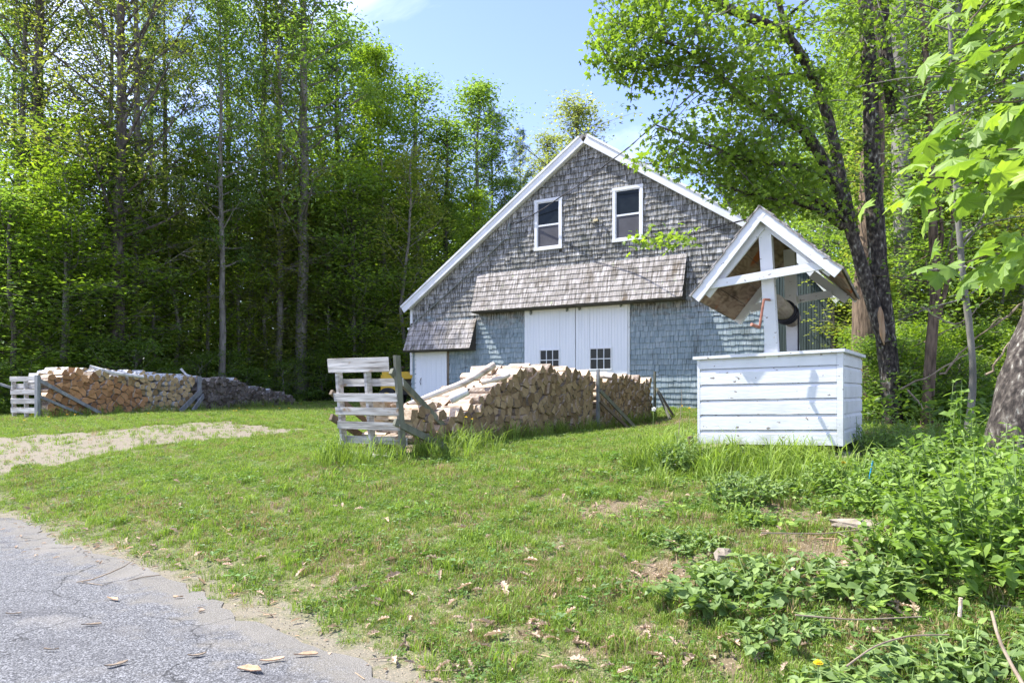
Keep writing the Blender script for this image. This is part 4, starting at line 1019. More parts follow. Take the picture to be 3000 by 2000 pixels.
f.add([(-.005, -.03, zl[6]), (.02, -.03, zl[6]), (.02, .0, zl[6]), (-.005, .0, zl[6]), (-.01, -.03, zl[0]), (.02, -.03, zl[0]), (.02, .0, zl[0]), (-.01, .0, zl[0])], BOXF)
link('corner_board', f.mesh('corner_board', M['whiteold']), well)
f = MB(); box(f, a1 - .028, a1 + .028, -.030, .038, zr[6], zr[0] - .005); link('corner_board', f.mesh('corner_board', M['whiteold']), well)
# cap boards
ct0 = Q2(*cr(175, 850), -.05)[1]; ct1 = Q2(*cr(940, 812), -.05)[1]
def capb(a, b, y0, y1, za, zb2, nm='cap_board'):
    f = MB(); f.add([(a, y0, za), (b, y0, zb2), (b, y1, zb2), (a, y1, za), (a, y0, za + .032), (b, y0, zb2 + .032), (b, y1, zb2 + .032), (a, y1, za + .032)], BOXF); link(nm, f.mesh(nm, M['whiteold']), well)
zL, zR = zl[0] - .004, zr[0] + .002
capb(-.05, .10, -.06, .10, zL, zL + .004); capb(.102, BW + .05, -.065, .10, zL + .004, zR)
capb(BW - .10, BW + .055, .102, BD + .05, zR, zR); capb(-.05, .1, .102, BD + .05, zL, zL); capb(.102, BW - .102, BD - .1, BD + .05, zL, zR)
# roof: front and rear triangles
BF, BR = -.22, 1.60
pkF = wl(2225, 601, BF); lF = wl(2024, 866, BF); rF = wl(2470, 785, BF)
drop = .10
pkR = pkF + Vector((0, BR - BF, -drop)); lR = lF + Vector((0, BR - BF, -drop - .03)); rR = rF + Vector((-.06, BR - BF - .25, -drop - .02))
def roofpt(side, u, w, h=0.0):
    """u 0 ridge .. 1 eave, w 0 front .. 1 rear, h outward"""
    e, g = (lF, lR) if side < 0 else (rF, rR)
    a = pkF.lerp(e, u); b = pkR.lerp(g, u); p = a.lerp(b, w)
    n = (pkR - pkF).cross(e - pkF) * (1 if side > 0 else -1); n.normalize()
    if n.z < 0: n = -n
    return p + n * h
def rquad(mb_, side, u0, u1, w0, w1, h0a, h0b, h1a=None, h1b=None, v=.5, mi=0):
    h1a = h0a if h1a is None else h1a; h1b = h0b if h1b is None else h1b
    V = [roofpt(side, u0, w0, h0a), roofpt(side, u1, w0, h1a), roofpt(side, u1, w1, h1a), roofpt(side, u0, w1, h0a), roofpt(side, u0, w0, h0b), roofpt(side, u1, w0, h1b), roofpt(side, u1, w1, h1b), roofpt(side, u0, w1, h0b)]
    fc = BOXF if side > 0 else BOXF[:, ::-1]
    mb_.add([tuple(x) for x in V], fc, v, mi)
for side in (-1, 1):
    for k in range(5):
        f = MB(); rquad(f, side, k / 5 + .003, (k + 1) / 5 - .003, .012, 1.0, -.045, -.022, v=RS.rand()); link('roof_board', f.mesh('roof_board', M['roofboard']), well)
    f = MB(); rquad(f, side, 0.0, 1.0, -.004, .012, -.115, -.004); link('rake_board', f.mesh('rake_board', M['whiteold']), well)
    f = MB(); rquad(f, side, 0.0, 1.0, .985, 1.004, -.06, -.02); link('rake_board', f.mesh('rake_board', M['whiteold']), well)
    for k in range(6):
        x = 0.0
        while x < 1:
            w_ = min(RS.uniform(.07, .13), 1 - x)
            f = MB(); rquad(f, side, k / 6 - .004, (k + 1) / 6 + .012, -.012 + x * 1.024, -.012 + (x + w_) * 1.024 - .004, -.020, -.012, -.008, .010 + RS.uniform(0, .006), v=RS.rand()); link('shingle', f.mesh('shingle', M['roofsh']), well)
            x += w_
# rafters, crossbeams, posts
def wbeam(p, q, w_, h_, nm, m='whiteold', up=(0, 1, 0)):
    f = MB(); beam(f, p, q, h_, w_, up=up); return link(nm, f.mesh(nm, M[m]), well)
apF = wl(*cr(520, 160), BF + .09); lr_ = wl(*cr(225, 530), BF + .09); rr_ = wl(*cr(868, 415), BF + .09)
wbeam(apF, lr_, .04, .10, 'rafter'); wbeam(apF, rr_, .04, .10, 'rafter')
bF0 = wl(*cr(236, 480), BF + .045); bF1 = wl(*cr(838, 374), BF + .045)
wbeam(bF0, bF1, .035, .085, 'crossbeam')
pb = wl(*cr(560, 815), .10); pt_ = wl(*cr(530, 215), .02); pt_.y = .0
ptt = wl(*cr(527, 200), -.09)
pb = wl(*cr(560, 822), -.03); pb.z = zL + .03
wbeam((pb.x, .02, pb.z - .06), (ptt.x, -.085, ptt.z), .09, .125, 'post')
# rear frame
YR = 1.22
prb = wl(*cr(672, 800), YR); prt = wl(*cr(652, 300), YR); prb.z = zL + .02
wbeam(prb - Vector((0, 0, .1)), prt, .09, .13, 'post')
wbeam(wl(*cr(690, 553), YR + .07), wl(*cr(868, 522), YR + .07), .035, .085, 'crossbeam')
wbeam(wl(*cr(452, 600), YR + .07), wl(*cr(645, 560), YR + .07), .035, .085, 'crossbeam')
ra = wl(*cr(655, 300), YR + .12)
wbeam(wl(*cr(765, 425), 1.34), wl(*cr(945, 555), 1.34), .04, .10, 'rafter'); wbeam(wl(*cr(520, 490), 1.34), wl(*cr(380, 668), 1.34), .04, .10, 'rafter')
# windlass
dF = wl(*cr(592, 565), .10); dR = wl(*cr(680, 650), 1.12); dR.y = 1.12; dF.x = pb.x - .0; dR.x = prb.x
f = MB(); Q = [tuple(dF.lerp(dR, t)) for t in np.linspace(0, 1, 9)]; tube(f, Q, [.088, .092, .095, .098, .10, .10, .102, .103, .10], 18, noise=.02); link('windlass_drum', f.mesh('windlass_drum', M['drum']), well)
f = MB(); ax = (dR - dF).normalized(); sx_ = ax.cross(Vector((0, 0, 1))).normalized(); ux = sx_.cross(ax)
pts = []
for i in range(150):
    t = i / 149; an = t * 2 * math.pi * 6; c = dF.lerp(dR, .50 + .20 * (0.5 + .5 * math.sin(t * 9)) + .03 * math.sin(an)); rr = .112 + .014 * (i % 50) / 50
    pts.append(tuple(c + sx_ * math.cos(an) * rr + ux * math.sin(an) * rr))
tube(f, pts, .012, 6); rp0 = dF.lerp(dR, .72) + sx_ * .118
tube(f, [tuple(rp0), tuple(rp0 - Vector((0, 0, .5))), tuple(rp0 - Vector((0, 0, 1.2)))], .011, 6); link('rope', f.mesh('rope', M['black']), well)
f = MB(); c0 = wl(*cr(545, 553), -.12); c1 = wl(*cr(520, 553), -.20); c2 = wl(*cr(497, 695), -.20); c3 = wl(*cr(455, 680), -.30)
tube(f, [tuple(wl(*cr(560, 560), .1)), tuple(c0), tuple(c1)], .013, 7); tube(f, [tuple(c1), tuple(c2)], .013, 7); tube(f, [tuple(c2), tuple(c3)], .018, 7); link('crank', f.mesh('crank', M['copper']), well)
f = MB(); box(f, pb.x - .085, pb.x - .065, .0, .06, zL + .03, zL + .2); link('bracket', f.mesh('bracket', M['whiteold']), well)
f = MB(); box(f, .03, BW - .03, .03, BD - .03, .3, .33); link('inner_lid', f.mesh('inner_lid', M['dark']), well)
# slab and stones under the well
f = MB(); box(f, -.1, BW + .12, -.12, BD + .1, -.34, -.03, j=.025); link('well_slab', f.mesh('well_slab', M['slab']), label='low brown concrete slab under the white well box', cat='slab', loc=(WL.x, WL.y, WZ), rotz=WA)
def stone(x, y, z, s, label, group=None, rs=RS, m='stone'):
    bm_v = []; n1, n2 = 6, 9
    for i in range(1, n1):
        for j in range(n2):
            th = math.pi * i / n1; ph = 2 * math.pi * j / n2; r = 1 + rs.uniform(-.18, .18)
            bm_v.append((s[0] * r * math.sin(th) * math.cos(ph), s[1] * r * math.sin(th) * math.sin(ph), s[2] * r * math.cos(th)))
    bm_v += [(0, 0, s[2]), (0, 0, -s[2])]; T, B = len(bm_v) - 2, len(bm_v) - 1
    fc = []
    for i in range(n1 - 2):
        for j in range(n2): fc.append([i * n2 + j, (i + 1) * n2 + j, (i + 1) * n2 + (j + 1) % n2, i * n2 + (j + 1) % n2])
    for j in range(n2): fc.append([T, j, (j + 1) % n2]); fc.append([B, (n1 - 2) * n2 + (j + 1) % n2, (n1 - 2) * n2 + j])
    f = MB(); f.add(bm_v, fc); link('stone', f.mesh('stone', M[m]), label=label, cat='stone', group=group, loc=(x, y, z), rotz=rs.uniform(0, 6))
for (px, py, s, lab) in [(2040, 1345, (.16, .12, .07), 'flat pale stone left of the well slab among weeds'), (2000, 1372, (.13, .1, .06), 'small pale stone lowest on the left below the well'), (2475, 1350, (.16, .12, .09), 'rough stone under the right corner of the well'), (2510, 1385, (.12, .1, .08), 'grey stone below the right corner of the well beside the dandelion'),
                         (2540, 1550, (.26, .12, .05), 'flat brown stone on the bank between the ivy and the big bush'), (2120, 1640, (.10, .07, .07), 'pale weathered stump of stone in the middle of the leafy bank'), (2080, 1375, (.12, .09, .08), 'grey stone in shadow under the front of the slab')]:
    g = ghit(px, py); stone(g.x, g.y, g.z + .01, s, lab, m='slab' if py > 1500 else 'stone')

# ------------------------------------------------------------------ trees
def gen_tree(rs, H_, cb_, r0, spread, nl, leaf, nleaf, lsize, style='dec', wander=.25, sub=5, tilt=.55, clump=.22, kt=8, shape=DIA_V, faces=DIA_F, up=.5, top_r=.02, droop=0.0, profile=None):
    """returns (trunk MB, limb MB, crown MB)"""
    n = 12; t = np.linspace(0, 1, n)
    wx = np.cumsum(rs.normal(0, wander / n, n)) * 2; wy = np.cumsum(rs.normal(0, wander / n, n)) * 2; wx -= wx[0]; wy -= wy[0]
    TP = np.stack([wx, wy, t * H_ - .15 * (t == 0)], 1)
    trunk = MB(); tube(trunk, TP, r0 * (1 - t) ** .8 + top_r + r0 * .5 * np.exp(-t * 30), kt, noise=.06)
    limbs = MB(); LC = []
    prof_ = profile or (lambda q: math.sin(math.pi * (0.12 + .86 * q) ** .8) ** .7)
    for i in range(nl):
        q = (i + rs.rand()) / nl; h = cb_ + (H_ * .98 - cb_) * q
        L = spread * prof_(q) * rs.uniform(.65, 1.15)
        az = i * 2.4 + rs.uniform(-.5, .5)
        base = np.array([np.interp(h / H_, t, TP[:, 0]), np.interp(h / H_, t, TP[:, 1]), h])
        el_ = up * (.5 + q * .9) + rs.normal(0, .15)
        d = np.array([math.cos(az) * math.cos(el_), math.sin(az) * math.cos(el_), math.sin(el_)])
        k = 5; pts = [base]
        for j in range(k):
            d = d + rs.normal(0, .12, 3); d[2] += .06 - droop; d /= np.linalg.norm(d); pts.append(pts[-1] + d * L / k)
        pts = np.array(pts); rb = max(.012, r0 * .32 * (1 - .6 * q))
        tube(limbs, pts, np.linspace(rb, .006, k + 1), 4, cap=False)
        for j in range(sub):
            f_ = rs.uniform(.25, 1.0); b = np.array([np.interp(f_ * k, np.arange(k + 1), pts[:, c]) for c in range(3)])
            dd = d + rs.normal(0, .75, 3); dd[2] *= .6; dd /= np.linalg.norm(dd); L2 = L * rs.uniform(.2, .45)
            p2 = [b, b + dd * L2 * .5, b + dd * L2 + np.array([0, 0, -.05 * L2 - droop * L2])]
            tube(limbs, p2, [rb * .35, .006, .003], 3, cap=False)
            for _ in range(3): f2 = rs.uniform(.3, 1.05); LC.append(b + (p2[2] - b) * f2)
        LC.append(pts[-1])
    LC = np.array(LC); m = max(1, nleaf // len(LC))
    C = np.repeat(LC, m, 0); off = rs.normal(0, 1, C.shape) * np.array([clump, clump, clump * .45]); C = C + off
    vv = np.clip(np.repeat(rs.uniform(.15, .85, len(LC)), m) + rs.normal(0, .15, len(C)), 0, 1)
    crown = MB(); scatter_mesh(crown, shape, faces, C, rand_rot(len(C), tilt, rs), lsize * rs.uniform(.6, 1.3, len(C)), vv)
    return trunk, limbs, crown
def gen_pine(rs, H_, cb_, r0, spread, nleaf):
    n = 10; t = np.linspace(0, 1, n); TP = np.stack([np.cumsum(rs.normal(0, .03, n)), np.cumsum(rs.normal(0, .03, n)), t * H_], 1); TP[:, :2] -= TP[0, :2]
    trunk = MB(); tube(trunk, TP, r0 * (1 - t * .93), 8, noise=.05)
    limbs = MB(); C = []; D = []
    h = cb_
    while h < H_ * .985:
        q = (h - cb_) / (H_ - cb_); L = spread * (1 - q) ** .7 * rs.uniform(.6, 1.1) + .25
        for k in range(rs.randint(3, 6)):
            if rs.rand() < .15: continue
            az = rs.uniform(0, 6.28); e = .15 + .5 * q + rs.normal(0, .1)
            b = np.array([np.interp(h / H_, t, TP[:, 0]), np.interp(h / H_, t, TP[:, 1]), h])
            d = np.array([math.cos(az) * math.cos(e), math.sin(az) * math.cos(e), math.sin(e)]); p1 = b + d * L * .6; p2 = b + d * L + np.array([0, 0, .12 * L])
            tube(limbs, [b, p1, p2], [max(.01, r0 * .16 * (1 - q)), .01, .004], 4, cap=False)
            for _ in range(max(3, int(L * 7))):
                f_ = rs.uniform(.3, 1.0) ** .7; side = np.cross(d, (0, 0, 1)); pp = b + (p2 - b) * f_ + side * rs.normal(0, .22 * L * (1.1 - f_)) + np.array([0, 0, rs.normal(0, .05)])
                C.append(pp); D.append(d)
        h += rs.uniform(.35, .7) * (1 - .5 * q)
    C = np.array(C); m = max(4, nleaf // len(C))
    CC = np.repeat(C, m, 0) + rs.normal(0, .05, (len(C) * m, 3))
    crown = MB(); needle = [(0, 0, 0), (.5, .06, .0), (1, 0, 0), (.5, -.06, 0)]
    vv = np.clip(np.repeat(rs.uniform(.1, .9, len(C)), m) + rs.normal(0, .1, len(CC)), 0, 1)
    scatter_mesh(crown, needle, DIA_F, CC, rand_rot(len(CC), 1.0, rs), .22 * rs.uniform(.7, 1.2, len(CC)), vv)
    return trunk, limbs, crown
PROTO = {}
def proto(key, trip, bark, leaf):
    PROTO[key] = (trip[0].mesh('trunk', M[bark], smooth=True), trip[1].mesh('limbs', M[bark]), trip[2].mesh('crown', M[leaf]))
def rsd(s): return np.random.RandomState(s)
narrow = lambda q: (1 - q) ** .45 * (.55 + .45 * min(1, q * 4)) + .06
full = lambda q: math.sin(math.pi * min(.97, .14 + .84 * q)) ** .6
proto('maple1', gen_tree(rsd(1), 18, 4.5, .20, 3.0, 46, 0, 9500, .17, clump=.36, profile=narrow), 'barkg', 'l_mid')
proto('maple2', gen_tree(rsd(2), 18, 3.0, .18, 2.6, 48, 0, 9500, .17, clump=.36, profile=narrow), 'bark', 'l_mid')
proto('maple3', gen_tree(rsd(21), 18, 6.0, .17, 2.8, 40, 0, 8500, .17, clump=.34, profile=full), 'barkg', 'l_dark')
proto('aspen', gen_tree(rsd(3), 18, 6.0, .13, 2.4, 44, 0, 12500, .15, clump=.34, profile=full, up=.7), 'barkg', 'l_mid')
proto('airy1', gen_tree(rsd(4), 18, 5, .21, 4.2, 44, 0, 8500, .13, clump=.34, profile=full, up=.8, sub=8), 'bark', 'l_olive')
proto('airy2', gen_tree(rsd(5), 18, 4, .16, 3.4, 42, 0, 7500, .13, clump=.34, profile=full, up=.75, sub=8), 'barkg', 'l_olive')
proto('bright', gen_tree(rsd(6), 14, 1.8, .11, 2.0, 40, 0, 12000, .17, clump=.32, profile=narrow), 'barkg', 'l_bright')
proto('sap1', gen_tree(rsd(7), 8, .5, .055, 1.8, 34, 0, 4600, .14, clump=.34, sub=5, profile=full, tilt=.3), 'barkg', 'l_bright')
proto('sap2', gen_tree(rsd(8), 8, .6, .05, 1.6, 32, 0, 4200, .13, clump=.30, sub=5, profile=full, tilt=.3), 'barkg', 'l_olive')
proto('sap3', gen_tree(rsd(9), 8, .4, .05, 2.0, 34, 0, 4800, .14, clump=.30, sub=6, profile=full, tilt=.3), 'bark', 'l_mid')
proto('shrub1', gen_tree(rsd(10), 2.2, .1, .03, 1.2, 26, 0, 3400, .10, clump=.18, sub=4, profile=full), 'barkg', 'l_bright')
proto('shrub2', gen_tree(rsd(12), 2.2, .1, .03, 1.3, 26, 0, 3000, .10, clump=.18, sub=4, profile=full), 'barkg', 'l_mid')
proto('pine1', gen_pine(rsd(13), 18, 3.5, .19, 2.7, 20000), 'bark', 'l_pine')
proto('pine2', gen_pine(rsd(14), 16, 1.5, .15, 2.5, 20000), 'bark', 'l_pine')
proto('budding', gen_tree(rsd(15), 16, 4, .13, 3.0, 50, 0, 8000, .13, clump=.22, sub=8, profile=full, up=1.0), 'barkg', 'l_gold')
PH = dict(maple1=18, maple2=18, maple3=18, aspen=18, airy1=18, airy2=18, bright=14, sap1=8, sap2=8, sap3=8, shrub1=2.2, shrub2=2.2, pine1=18, pine2=16, budding=16)
KIND = dict(maple1='maple_tree', maple2='maple_tree', maple3='maple_tree', aspen='aspen_tree', airy1='ash_tree', airy2='ash_tree', bright='maple_tree', sap1='sapling', sap2='sapling', sap3='sapling', shrub1='shrub', shrub2='shrub', pine1='pine_tree', pine2='pine_tree', budding='oak_tree')
CATK = dict(maple_tree='tree', aspen_tree='tree', ash_tree='tree', sapling='sapling', shrub='shrub', pine_tree='tree', oak_tree='tree')
def tree(key, x, y, h, label, group=None, wide=1.0, rot=None, lean=0.0):
    s = h / PH[key]; nm = KIND[key]
    r = root(nm, (x, y, gz(x, y) - .05), label, CATK[nm], rot if rot is not None else RS.uniform(0, 6.28), group)
    r.rotation_euler[1] = lean
    w = s ** .6 * wide
    r.scale = (w, w, s)
    for nme, me_ in zip(('trunk', 'limbs', 'crown'), PROTO[key]):
        if me_: link(nme, me_, r)
    return r
def tree_px(key, px, Y, topy, label, group=None, **kw):
    x = (px - CX) / F * Y; return tree(key, x, Y, CZ + (HY - topy) / F * Y - gz(x, Y), label, group, **kw)
# named trees of the left wood
tree_px('airy1', 345, 25.5, -420, 'tall airy tree with black trunk rising behind the left third of the far stack', wide=1.15)
tree_px('airy2', 400, 27, -350, 'slimmer dark forked tree just right of the thick black trunk')
tree_px('airy1', 120, 27.5, -380, 'tall airy tree with spread branches at the left edge of the wood', wide=1.1)
tree_px('pine1', 480, 31, -160, 'dark pine rising between the airy trees of the left wood')
tree_px('aspen', 672, 31, -260, 'pale trunked aspen left of the pair in the wood')
tree_px('aspen', 770, 32, -300, 'pale trunked aspen right of the pair in the wood', rot=2.0)
tree_px('maple1', 880, 31, -330, 'tall dense maple at the right shoulder of the left wood', wide=1.15)
tree_px('maple2', 990, 36, 20, 'dense dark maple stepping down from the tall left wood', wide=1.25)
tree_px('bright', 1105, 34, 135, 'bright yellow green maple standing among darker crowns', wide=1.0)
tree_px('maple3', 1060, 38, 130, 'dark rounded tree behind the bright green maple', wide=1.3)
tree_px('maple1', 1215, 38, 225, 'mid green tree with upright twigs right of the bright maple', wide=1.35)
tree_px('maple2', 1300, 37, 330, 'dark tree filling the notch before the tallest right crown', wide=1.3)
tree_px('aspen', 1395, 39, 240, 'pointed green tree standing clear against the sky left of the barn', wide=1.5)
tree_px('pine2', 1440, 41, 310, 'dark pine close behind the pointed green tree')
tree_px('pine1', 1530, 44, 375, 'slender blue green pine just left of the barn peak', wide=.8)
tree_px('bright', 1380, 33, 560, 'light green young maple against the barn roof slope', wide=1.1)
tree_px('budding', 1700, 44, 315, 'pale yellow budding tree behind the barn peak', wide=2.0)
tree_px('budding', 1590, 46, 400, 'pale yellow budding tree left of the barn peak', wide=1.6)
tree_px('pine1', 2260, 34, 330, 'blue green pine behind the right slope of the barn roof', wide=1.2)
tree_px('pine2', 2130, 38, 430, 'smaller pine farther back over the barn roof', wide=1.2)
tree_px('maple1', 2420, 30, 200, 'green maple in the distance behind the well tree')
tree_px('sap3', 40, 22.5, 560, 'low spreading dark maple at the far left edge', wide=1.6)
tree_px('sap1', 190, 23.5, 640, 'leafy sapling close behind the left pallet', wide=1.5)
# the rest of the left wood
def place(p_):
    return ('at the far left edge' if p_ < 60 else 'behind the left pallet' if p_ < 190 else 'behind the orange half of the far stack' if p_ < 330 else 'above the birch pole of the far stack' if p_ < 460 else 'behind the middle post of the far stack' if p_ < 620
            else 'behind the dark end of the far stack' if p_ < 780 else 'just right of the far stack' if p_ < 900 else 'left of the near pallet' if p_ < 1000 else 'behind the near pallet' if p_ < 1120 else 'near the barn corner' if p_ < 1260 else 'behind the left roof slope')
rs = rsd(33); G1 = 'trees filling the left wood'; G2 = 'saplings under the left wood'; G3 = 'bushes along the edge of the left wood'
kk = ['maple1', 'maple2', 'maple3', 'maple2', 'airy2', 'pine1', 'maple3', 'aspen']
LABT = {'maple1': 'mid green tree standing in the crowd of the left wood', 'maple2': 'dark leafy tree standing in the crowd of the left wood', 'maple3': 'dark rounded tree standing deeper in the left wood', 'airy2': 'thin leaved tree standing deeper in the left wood', 'pine1': 'dark pine hidden deeper in the left wood', 'aspen': 'pale stemmed tree deeper in the left wood'}
def topline(px): return np.interp(px, [-200, 880, 940, 1000, 1080, 1150, 1220, 1330, 1400, 1500, 1600], [-330, -330, -60, 90, 150, 190, 260, 300, 300, 400, 450])
px = -90; i = 0
while px < 1480:
    for Yb in (29.5, 38):
        if Yb > 30 and px < 900 and (px // 128) % 3 != 0: i += 1; continue
        if Yb < 30 and (px > 900 or 380 < px < 560): continue
        p_ = px + rs.uniform(-45, 45); Y = Yb + rs.uniform(-2, 2.5); k = kk[i % len(kk)]; i += 1
        ty = topline(p_) + rs.uniform(10, 220) + (120 if Yb > 28 else 0)
        tree_px(k, p_, Y, ty, {'maple1': 'mid green', 'maple2': 'dense green', 'maple3': 'round crowned', 'airy2': 'thin leaved', 'pine1': 'dark needled', 'aspen': 'pale stemmed'}[k] + (' tree ' if Yb < 30 else ' tree deep in the wood ') + place(p_), G1 + ', ' + KIND[k].replace('_', ' '), wide=rs.uniform(.8, 1.05))
    px += 128
for k_ in range(60):
    p_ = rs.uniform(-80, 1230); Y = np.interp(p_, [0, 300, 600, 900, 1200], [22.5, 24.5, 28, 31.5, 31]) + rs.uniform(0, 5); k = ('sap1', 'sap2', 'sap3')[k_ % 3]
    ty = rs.uniform(430, 880); lab = ('low ' if ty > 700 else 'taller ') + {'sap1': 'bright green', 'sap2': 'olive green', 'sap3': 'mid green'}[k] + ' sapling ' + place(p_)
    tree_px(k, p_, Y, ty, lab, G2, wide=rs.uniform(.9, 1.3))
for k_ in range(30):
    p_ = -120 + k_ * 46 + rs.uniform(-20, 20); Y = np.interp(p_, [0, 300, 600, 900, 1200], [23, 25.5, 28, 32, 33]) + rs.uniform(0, 3); k = ('sap1', 'sap2', 'sap1', 'sap3')[k_ % 4]
    lab = 'tall ' + {'sap1': 'bright green', 'sap2': 'olive green', 'sap3': 'mid green'}[k] + ' young tree ' + place(p_)
    tree_px(k, p_, Y, rs.uniform(330, 640) if p_ < 900 else rs.uniform(420, 650), lab, 'young trees at the front of the left wood', wide=rs.uniform(1.0, 1.3))
for k_ in range(44):
    p_ = -60 + k_ * 29 + rs.uniform(-12, 12); Y = np.interp(p_, [0, 120, 300, 600, 900, 1200], [21, 22.5, 23.5, 27.2, 30.5, 30]) + rs.uniform(0, 2.5); k = ('shrub1', 'shrub2')[k_ % 2]
    lab = {'shrub1': 'bright green', 'shrub2': 'mid green'}[k] + ' low bush ' + place(p_)
    tree_px(k, p_, Y, rs.uniform(1010, 1110), lab, G3, wide=rs.uniform(1.0, 1.4))
# right wood
G4 = 'trees of the right wood'; G5 = 'saplings of the right wood'; G6 = 'bushes of the right wood'
for (p_, Y, ty, k) in [(2520, 22, -100, 'maple2'), (2660, 20, -350, 'maple1'), (2800, 19, -500, 'maple3'), (2950, 21, -500, 'maple2'), (3100, 18, -500, 'maple1'), (2740, 27, -200, 'maple2'), (2880, 28, -300, 'maple1'), (3020, 27, -300, 'maple3'), (2590, 28, 0, 'maple1'), (2480, 33, 100, 'maple3')]:
    lab = {'maple1': 'mid green tree deep in the right wood', 'maple2': 'dark green tree deep in the right wood', 'maple3': 'dark high crowned tree deep in the right wood'}[k]
    tree_px(k, p_, Y, ty, lab, G4 + ' ' + {'maple1': 'mid green', 'maple2': 'dark green', 'maple3': 'high crowned'}[k], wide=1.1)
for k_ in range(26):
    p_ = rs.uniform(2500, 3150); Y = rs.uniform(12.5, 19); k = ('sap1', 'sap2', 'sap3')[k_ % 3]
    lab = {'sap1': 'mid green sapling in the tangle of the right wood', 'sap2': 'bright green sapling in the tangle of the right wood', 'sap3': 'dark green sapling in the tangle of the right wood'}[k]
    lab = lab.replace('in the tangle of the right wood', 'just behind the well tree' if p_ < 2660 else 'beside the mottled grey trunk' if p_ < 2740 else 'between the forked trunk and the birch' if p_ < 2860 else 'at the right edge of the picture')
    tree_px(k, p_, Y, rs.uniform(350, 850), lab, G5 + {'sap1': ' mid green', 'sap2': ' bright green', 'sap3': ' dark green'}[k], wide=1.1)
for k_ in range(18):
    p_ = 2540 + k_ * 30 + rs.uniform(-20, 20); Y = rs.uniform(10.5, 14); k = ('shrub1', 'shrub2')[k_ % 2]
    lab = {'shrub1': 'mid green bush under the right wood', 'shrub2': 'dark green bush under the right wood'}[k]
    lab = lab.replace('under the right wood', 'beside the well tree' if p_ < 2660 else 'at the foot of the forked trunk' if p_ < 2780 else 'behind the birch' if p_ < 2900 else 'behind the leaning trunk')
    tree_px(k, p_, Y, rs.uniform(960, 1080), lab, G6 + (' mid green' if k == 'shrub1' else ' dark green'))
for (x_, y_, h_, k) in [(-34, -26, 14, 'maple1'), (-26, -31, 15, 'maple3'), (-17, -29, 14, 'maple2'), (-8, -33, 15, 'maple1')]:
    tree(k, x_, y_, h_, {'maple1': 'mid green', 'maple3': 'round crowned', 'maple2': 'dense green'}[k] + ' tree across the road, seen only as a reflection in the barn windows', 'trees across the road')
# far wood that reads as one mass
rs = rsd(77); n = 60000
xx = rs.uniform(-75, 60, n); yy = rs.uniform(50, 62, n)
pxx = CX + F * xx / yy
tl = np.interp(pxx, [-1000, 900, 1000, 1300, 1500, 1750, 2100, 2500, 2700, 4000], [640, 640, 560, 600, 700, 720, 660, 560, 450, 400])
kk_ = (HY - tl) / F; ztop = (CZ + kk_ * 46) / np.maximum(.25, 1 - 1.4 * kk_)
zz_ = .5 + rs.rand(n) ** 1.1 * (ztop - .5)
yy = 46 + 1.4 * zz_ + rs.normal(0, 1.2, n)   # made-up slope: tilts the foliage to catch direct sun as a bright backdrop
f = MB(); scatter_mesh(f, DIA_V, DIA_F, np.stack([xx, yy, zz_], 1), rand_rot(n, .8, rs), rs.uniform(.6, 1.1, n), rs.rand(n))
link('distant_wood', f.mesh('distant_wood', M['l_bright']), kind='stuff', label='distant mass of green woodland behind the barn and trees', cat='woodland')

# ------------------------------------------------------------------ the tree behind the well
WT = P(2615, 1216, 10.6); WTg = Vector((WT.x, WT.y, gz(WT.x, WT.y)))
wt = root('maple_tree', tuple(WTg), 'big spreading tree with dark flaky bark directly behind the well, limbs reaching over the barn', 'tree')
def rel(pts, o): return [tuple(Vector(p) - o) for p in pts]
def limb(parent, o, pts, r0, r1, nm='limb', m='barkflaky', k=10, n=22, noise=.09):
    Q = smoothpath(rel(pts, o), n); f = MB(); tube(f, Q, np.linspace(r0, r1, n), k, noise=noise); link(nm, f.mesh(nm, M[m], smooth=True), parent); return Q + np.array(o)
g0 = tuple(WTg - Vector((0, 0, .2)))
paths = []
tr_ = limb(wt, WTg, [g0, P(2612, 1150, 10.6), P(2600, 1030, 10.6), P(2585, 900, 10.6), P(2568, 720, 10.6), P(2556, 500, 10.6), P(2552, 300, 10.6), P(2540, 100, 10.6), P(2528, -100, 10.6), P(2510, -400, 10.6)], .145, .085, 'trunk', k=14, n=40)
limb(wt, WTg, [P(2620, 330, 10.75), P(2600, 200, 10.75), P(2585, 0, 10.8), P(2580, -300, 10.8)], .10, .07, 'trunk', k=10)
l1 = limb(wt, WTg, [P(2590, 1000, 10.5), P(2545, 850, 10.45), P(2500, 700, 10.4), P(2461, 555, 10.35), P(2405, 455, 10.3), P(2360, 390, 10.3), P(2340, 365, 10.3)], .10, .075, 'limb')
limb(wt, WTg, [P(2345, 370, 10.3), P(2310, 340, 10.2), P(2275, 300, 10.1), P(2256, 255, 10.1)], .075, .04, 'broken_stub', 'barkp', n=10, noise=.2)
l2 = limb(wt, WTg, [P(2500, 690, 10.4), P(2465, 520, 10.5), P(2430, 350, 10.6), P(2395, 255, 10.6), P(2350, 160, 10.5), P(2316, 100, 10.4), P(2250, 70, 10.2), P(2160, 40, 9.9), P(2080, -5, 9.7), P(1990, -60, 9.5)], .085, .055)
l2b = limb(wt, WTg, [P(2318, 105, 10.4), P(2290, 40, 10.4), P(2262, -60, 10.4)], .05, .035)
l3 = limb(wt, WTg, [P(2470, 665, 10.4), P(2400, 615, 10.2), P(2330, 590, 10.0), P(2214, 572, 9.6), P(2139, 552, 9.4)], .06, .02)
l3b = limb(wt, WTg, [P(2462, 640, 10.4), P(2400, 590, 10.5), P(2340, 572, 10.7), P(2290, 560, 10.9)], .05, .035, 'broken_limb', 'barkbrown')
